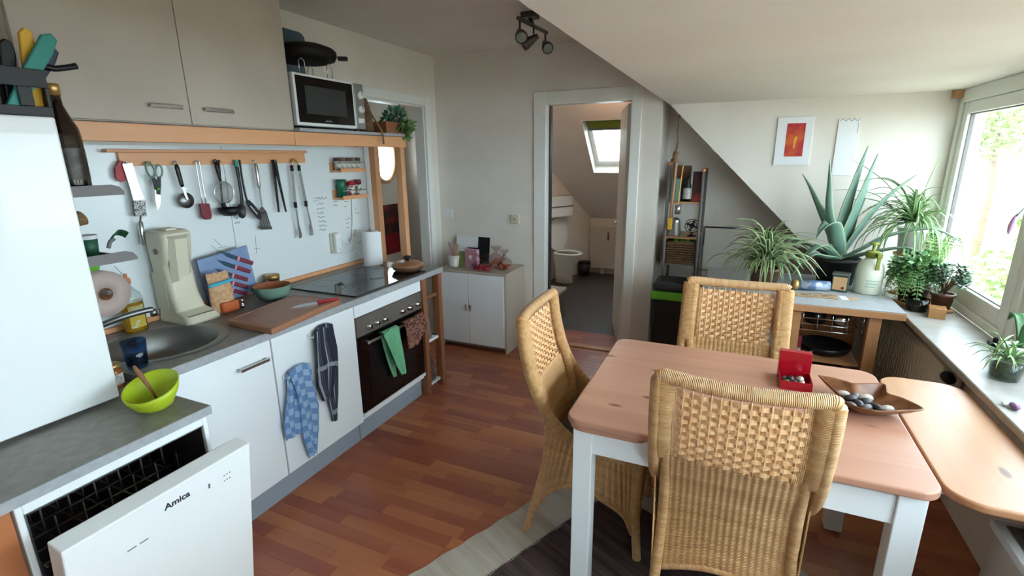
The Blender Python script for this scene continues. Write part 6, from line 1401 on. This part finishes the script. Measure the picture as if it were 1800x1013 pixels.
MB().box(3.426, 3.4295, 3.145, 3.236, .7805, .832, rot=RZ(-12), piv=(3.46, 3.19, 0)).build('side_slat', 'slat_wood', t_)
# spider plant in a glass on the sill
t_ = spider_plant('small spider plant in a short glass on the window sill', (3.44, 2.36, .7808), .075, 34, .08, .13, .06, 17, 'spider_leaf_mid', .010, droop=.7)
MB().lathe([(0, .781), (.042, .781), (.046, .785), (.048, .85), (.0465, .85), (.044, .79), (0, .789)], (3.44, 2.36, 0), 32).build('glass_pot', 'clear_glass', t_); MB().lathe([(0, .7895), (.0435, .791), (.0455, .838), (0, .842)], (3.44, 2.36, 0), 28, caps=False).build('soil', M('mossy_soil', (84, 92, 64), .9, c2=(58, 48, 36), nscale=40), t_)
t_ = thing('round_leaf_plant', 'plant with round green leaves at the edge of the sill', 'plant', (3.50, 2.10, .7805))
pot(t_, (3.54, 2.08, .7808), .05, .08, 'pot_white')
for i, (x, y, z, r) in enumerate(((3.475, 2.20, .835, .03), (3.455, 2.12, .80, .024), (3.52, 2.13, .90, .028), (3.56, 2.08, .93, .026))):
    MB().tube(smooth_path([(3.54, 2.08, .85), ((3.54+x)/2, (2.08+y)/2, max(z, .86)+.01), (x, y, z)]), .0022, 6).build('stalk', 'leaf_dark', t_); MB().lathe([(0, -.002), (r*.7, 0), (r, .003), (r*.7, .003), (0, .0015)], (x, y, z), 20, rot=RX(20*(i-1))@RY(-25)).build('leaf', 'leaf_round' if i != 1 else 'charcoal', t_)
t_ = thing('painted_shell', 'small purple and white shell lying on the sill', 'shell', (3.365, 2.07, .7805)); MB().lathe([(0, -.011), (.014, -.006), (.016, 0), (.012, .006), (0, .009)], (3.365, 2.07, .7918), 18, sx=.8, sy=1.5).build('shell_body', 'purple', t_); MB().lathe([(0, -.007), (.010, -.003), (.010, .002), (0, .006)], (3.35, 2.088, .7885), 14, sx=1.3, sy=1.1).build('shell_tip', 'paper_white', t_)
t_ = thing('black_figurine', 'small black object standing on the sill at the window frame', 'object', (3.56, 2.79, .7805)); MB().box(3.54, 3.575, 2.76, 2.81, .7805, .795, bev=.004).build('object_base', 'black_plastic', t_); MB().lathe([(0, .795), (.012, .797), (.014, .81), (.006, .818), (0, .819)], (3.56, 2.785, 0), 14, sx=.7).build('object_top', 'black_plastic', t_)
t_ = thing('orchid', 'orchid stem with a pink bud in front of the window pane', 'plant', (3.52, 2.45, .7805))
pot(t_, (3.53, 2.52, .7808), .045, .09, 'pot_white')
MB().tube(smooth_path([(3.53, 2.52, .86), (3.53, 2.53, 1.1), (3.52, 2.56, 1.33), (3.51, 2.63, 1.405), (3.505, 2.68, 1.40), (3.50, 2.72, 1.36)]), .0025, 6).build('stem', 'leaf_dark', t_)
MB().lathe([(0, -.05), (.008, -.03), (.012, -.005), (.009, .03), (0, .055)], (3.50, 2.735, 1.325), 14, rot=RX(20)).build('bud', 'orchid', t_)
for s in (-1, 1): blade([(3.53, 2.52, .86), (3.53, 2.52+s*.03, .95), (3.53, 2.52+s*.08, .98), (3.53, 2.52+s*.13, .94)], [.02, .04, .04, .01], 'leaf_dark', 'leaf', t_, .15, 5)
# ------------------------------------------------------------------ things on the plant table
z = PZ+.0006
t_ = thing('pump_sprayer', 'milky white pump sprayer with an olive pump head', 'sprayer', (3.20, 3.44, z))
MB().lathe([(0, z), (.066, z), (.070, z+.008), (.070, z+.13), (.064, z+.165), (.045, z+.195), (.028, z+.208), (.028, z+.212)], (3.195, 3.45, 0), 40).build('bottle', 'sprayer_milk', t_)
MB().lathe([(.034, z+.212), (.036, z+.245), (.030, z+.25), (.008, z+.252), (.008, z+.285), (.024, z+.288), (.024, z+.298), (0, z+.30)], (3.195, 3.45, 0), 24).build('pump_head', 'olive_plastic', t_)
MB().box(3.20, 3.226, 3.36, 3.45, z+.222, z+.245, bev=.004).box(3.203, 3.223, 3.372, 3.386, z+.15, z+.223, bev=.004).build('trigger', 'olive_plastic', t_)
m = MB()
for i in range(3):
    pts = [(3.195+.0707*cos(a), 3.45+.0707*sin(a), z+.085-.018*i+.002*sin(40*a)) for a in [-1.9+.06*k for k in range(18-3*i)]]; m.tube(pts, .0014, 4)
m.build('bottle_print', 'green_print', t_, kind='stuff')
t_ = thing('tea_tin', 'square dark green tin with a cream label beside the sprayer', 'tin', (3.055, 3.42, z)); rr = RZ(-14); pv3 = (3.055, 3.43, z)
soft(MB().box(3.013, 3.097, 3.40, 3.46, z, z+.10, rot=rr, piv=pv3).build('tin_body', 'tin_green', t_), .004); soft(MB().box(3.010, 3.10, 3.397, 3.463, z+.1005, z+.112, rot=rr, piv=pv3).build('lid', 'brushed', t_), .003); MB().box(3.020, 3.090, 3.3985, 3.3998, z+.012, z+.09, rot=rr, piv=pv3).build('tin_label', 'tin_cream', t_)
MB().lathe([(.009, 0), (.009, .0008), (0, .001)], tuple(Vector(pv3)+rr@(Vector((3.074, 3.3984, z+.026))-Vector(pv3))), 14, rot=RX(90)).build('label_spot', 'deep_red', t_)
t_ = thing('lying_canister', 'blue printed canister with a gold lid lying on its side', 'canister', (2.92, 3.42, z)); d_ = Vector((.985, .17, 0)); p0 = Vector((2.80, 3.37, z+.0305))
MB().tube([p0+d_*.03, p0+d_*.20], .030, 28).build('canister_body', 'can_blue', t_); MB().tube([p0, p0+d_*.0295], .0305, 28).build('lid', 'gold', t_)
for i, (x0, x1, y0, y1, a, mt, lab) in enumerate(((2.80, 2.90, 3.20, 3.30, 3, 'cardboard_print', 'brown printed leaflet under the rattan chair side of the table'), (2.905, 3.02, 3.21, 3.32, -4, 'cardboard_print', 'brown printed leaflet in front of the lying canister'), (3.035, 3.07, 3.22, 3.30, 4, 'paper_white', 'small white slip beside the printed leaflets'), (3.075, 3.12, 3.235, 3.28, -12, 'tin_cream', 'small cream tag beside the white slip'))):
    o = MB().box(x0, x1, y0, y1, z, z+.0012, rot=RZ(a)).build('leaflet', mt, origin=(x0, y0, z)); tag(o, lab, 'leaflet', 'leaflets on the plant table')
# ------------------------------------------------------------------ pictures on the cheek wall
t_ = thing('art_print', 'abstract orange and red print on a white mount on the wall', 'picture', (2.75, YB-.006, 1.55))
rr = RY(0)
o = [(2.643, 1.548), (2.865, 1.548), (2.838, 1.852), (2.650, 1.865)]
soft(MB().box(2.645, 2.855, YB-.012, YB-.0006, 1.548, 1.858).build('mount', 'paper_white', t_), .001)
MB().box(2.703, 2.812, YB-.0126, YB-.0121, 1.604, 1.818).build('print', 'art_orange', t_)
m = MB(); m.prism([(2.752, 1.66), (2.758, 1.65), (2.764, 1.70), (2.772, 1.725), (2.764, 1.735), (2.754, 1.722)], YB-.0132, YB-.0127, 'xz'); m.build('pale_figure', 'art_yellow', t_)
t_ = thing('wall_calendar', 'narrow white wall calendar with handwritten heading', 'calendar', (3.06, YB-.006, 1.48))
soft(MB().box(2.995, 3.112, YB-.009, YB-.0006, 1.482, 1.836).build('sheets', 'paper_white', t_), .001)
m = MB(); random.seed(4)
pts = [(3.003+.0105*i, YB-.0095, 1.828+.007*((i*5) % 3-1)) for i in range(11)]; m.tube(smooth_path(pts, 4), .0011, 4)
m.tube(smooth_path([(3.104+.0015*((i*3) % 2), YB-.0095, 1.81-.008*i) for i in range(9)], 2), .0009, 4); m.build('heading', 'ink', t_, kind='stuff')
# ------------------------------------------------------------------ niche: rack, basket, bin
t_ = thing('metal_rack', 'tall grey metal rack standing in the niche', 'rack', (2.02, 4.15, 0))
for x in (1.955, 2.20):
    for y in (3.985, 4.33):
        h = 1.55 if x < 2 else 1.50
        MB().tube([(x, y, .001), (x, y, h)], .011, 12).build('pole', 'grey_plastic', t_); MB().lathe([(.012, h), (.015, h+.008), (.012, h+.02), (0, h+.022)], (x, y, 0), 14).build('pole_cap', 'cork_orange', t_)
for zz in (.18, .62, .80, 1.01, 1.28): MB().box(1.955, 2.20, 3.985, 4.33, zz-.012, zz).build('shelf', 'table_wood' if zz > 1 else 'grey_plastic', t_)
rk = {}
t_ = thing('wicker_basket', 'brown wicker basket on the metal rack', 'basket', (2.1, 4.13, .801)); m = MB(); bx0, bx1, by0, by1, bz0, bz1 = 1.972, 2.183, 4.0, 4.32, .8006, .965
def bside(o): 
    return o
for k in range(9):
    zz = bz0+.008+.018*k; pts = []
    per = [(bx0, by0), (bx1, by0), (bx1, by1), (bx0, by1)]
    for i in range(4):
        a, b = Vector((*per[i], zz)), Vector((*per[(i+1) % 4], zz)); nrm = Vector(((b-a).y, -(b-a).x, 0)).normalized(); q = 16
        for j in range(q): pts.append(a.lerp(b, j/q)+nrm*.004*sin(pi*j+pi*(k % 2)+.5*pi))
    m.tube(pts, .0085, 6, closed=True)
m.build('basket_weave', 'wicker', t_, kind='stuff'); MB().box(bx0, bx1, by0, by1, bz0, bz0+.008).build('basket_base', 'wicker', t_); MB().tube([(*p, bz1) for p in ((bx0, by0), (bx1, by0), (bx1, by1), (bx0, by1))], .011, 8, closed=True).build('basket_rim', 'wicker', t_)
t_ = thing('black_net_bag', 'black bag stuffed into the top of the wicker basket', 'bag', (2.11, 4.12, .90)); MB().lathe([(0, .82), (.07, .83), (.085, .90), (.07, .98), (.03, 1.0), (0, 1.0)], (2.10, 4.12, 0), 20, sy=1.3).build('bag_body', 'black_soft', t_)
tag(foliage(MB(), (2.08, 4.03, .985), (.05, .02, .02), 50, .03, 8).build('green_net', 'lime_bright', origin=(2.08, 4.03, .96)), 'green plastic net hanging from the wicker basket', 'net', None, 'stuff')
t_ = thing('steel_kettle', 'steel coffee pot on the rack above the basket', 'coffee pot', (2.02, 4.04, 1.0105)); MB().lathe([(0, 1.0105), (.045, 1.0105), (.047, 1.02), (.035, 1.12), (.037, 1.13), (.02, 1.15), (0, 1.155)], (2.02, 4.05, 0), 28).build('pot_body', 'steel', t_); MB().tube(smooth_path([(1.985, 4.02, 1.12), (1.965, 4.015, 1.11), (1.967, 4.015, 1.06), (1.98, 4.02, 1.04)]), .006, 8).build('grip', 'black_plastic', t_)
t_ = thing('desk_fan', 'small black round fan on the rack beside the coffee pot', 'fan', (2.145, 4.06, 1.0105)); MB().lathe([(0, 1.0105), (.035, 1.0105), (.03, 1.02), (.008, 1.024), (.008, 1.04), (0, 1.041)], (2.145, 4.06, 0), 20).build('fan_base', 'black_plastic', t_)
for r in (.052, .035, .018): MB().tube([(2.145+r*cos(a), 4.045, 1.093+r*sin(a)) for a in [2*pi*i/28 for i in range(28)]], .003, 6, closed=True, upv=(0, 1, 0)).build('guard_ring', 'black_plastic', t_)
MB().lathe([(0, 0), (.014, .002), (.014, .02), (0, .022)], (2.145, 4.07, 1.093), 16, rot=RX(90)).build('hub', 'charcoal', t_)
for k in range(4): MB().box(2.145, 2.19, 4.054, 4.056, 1.085, 1.101, rot=RY(k*90+20), piv=(2.145, 4.055, 1.093)).build('fan_blade', 'charcoal', t_)
tag(soft(MB().box(1.975, 2.045, 4.0, 4.12, 1.2808, 1.45).build('teal_box', 'sage', origin=(2.0, 4.05, 1.281)), .003), 'grey-green box on the top shelf of the metal rack', 'box')
t_ = thing('labelled_bottle', 'dark bottle with a white label on the top rack shelf', 'bottle', (2.085, 4.02, 1.281)); MB().lathe([(0, 1.281), (.028, 1.281), (.029, 1.40), (.012, 1.44), (.012, 1.46), (0, 1.461)], (2.09, 4.03, 0), 22).build('bottle_body', 'black_plastic', t_); MB().lathe([(.0295, 1.30), (.0295, 1.38)], (2.09, 4.03, 0), 22, caps=False).build('bottle_label', 'label_paper', t_)
tag(soft(MB().box(2.125, 2.19, 4.02, 4.14, 1.2808, 1.50).build('picture_box', 'chili', origin=(2.15, 4.08, 1.281)), .003), 'tall brown printed box at the end of the top rack shelf', 'box')
tag(soft(MB().box(1.985, 2.09, 4.16, 4.30, 1.2808, 1.54).build('dark_carton', 'pot_brown', origin=(2.03, 4.23, 1.281)), .003), 'dark carton at the back of the top rack shelf', 'box')
t_ = thing('hanging_rope', 'bundle of brown rope with a wooden brush hanging in the niche', 'rope', (2.005, 3.972, 1.05)); MB().tube(smooth_path([(2.005, 3.976, 1.905), (2.0, 3.97, 1.80), (2.005, 3.968, 1.70)]), .006, 8).build('rope_loop', 'rope', t_)
MB().tube(smooth_path([(2.005, 3.968, 1.72), (1.995, 3.962, 1.62), (1.99, 3.962, 1.57)]), [.008]*6+[.02]*6+[.028]*5, 10).build('rope_bundle', 'rope', t_); MB().tube(smooth_path([(2.005, 3.966, 1.58), (2.0, 3.96, 1.40), (1.99, 3.958, 1.16)]), .010, 8).build('brush_stick', 'table_wood', t_); MB().box(1.972, 2.006, 3.945, 3.97, 1.07, 1.16, bev=.004).build('brush_end', 'yellow', t_)
t_ = thing('hanging_scoop', 'small white scoop on a yellow strap hanging at the rack', 'scoop', (2.04, 3.965, 1.17)); MB().tube(smooth_path([(2.055, 3.972, 1.55), (2.045, 3.962, 1.40), (2.04, 3.96, 1.26)]), .004, 6).build('strap', 'yellow', t_); MB().lathe([(0, 1.19), (.02, 1.19), (.023, 1.255), (.02, 1.256), (0, 1.2)], (2.04, 3.955, 0), 18).build('scoop_cup', 'alu_foil', t_)
t_ = thing('wire_crate', 'olive green wire crate standing behind the bin', 'crate', (2.33, 4.12, 0))
for zz in (.30, .45, .60, .70): MB().tube([(2.215, 4.02, zz), (2.42, 4.02, zz), (2.42, 4.30, zz), (2.215, 4.30, zz)], .005, 6, closed=True).build('crate_ring', 'olive_plastic', t_)
for i in range(7):
    x = 2.22+.033*i; MB().tube([(x, 4.02, .001 if i in (0, 6) else .30), (x, 4.02, .70)], .0035, 6).build('crate_wire', 'olive_plastic', t_)
t_ = thing('waste_bin', 'black waste bin with a bright green rim in front of the rack', 'bin', (2.06, 3.72, 0))
soft(MB().add([(1.955, 3.615, .001), (2.19, 3.615, .001), (2.19, 3.84, .001), (1.955, 3.84, .001), (1.935, 3.60, .60), (2.21, 3.60, .60), (2.21, 3.86, .60), (1.935, 3.86, .60)], [(0, 3, 2, 1), (4, 5, 6, 7), (0, 1, 5, 4), (1, 2, 6, 5), (2, 3, 7, 6), (3, 0, 4, 7)]).build('bin_body', 'black_plastic', t_), .02, 4)
soft(MB().box(1.930, 2.215, 3.595, 3.865, .6005, .665).build('green_rim', 'lime_bright', t_), .015, 3); soft(MB().box(1.937, 2.208, 3.602, 3.858, .6655, .735).build('bin_lid', 'charcoal', t_), .03, 4)
# closing panel in front of the niche wall
t_ = thing('niche_panel', 'plain panel with a dark top edge standing at the niche wall', 'panel', (2.85, 4.38, 0)); MB().prism([(2.225, .001), (3.44, .001), (3.44, .43), (2.84, 1.04), (2.225, 1.04)], 4.375, 4.394, 'xz').build('panel_board', 'wall_white', t_); MB().box(2.222, 2.84, 4.372, 4.396, 1.0405, 1.05).box(2.219, 2.2245, 4.372, 4.396, .9, 1.0405).build('edge_strip', 'black_plastic', t_)
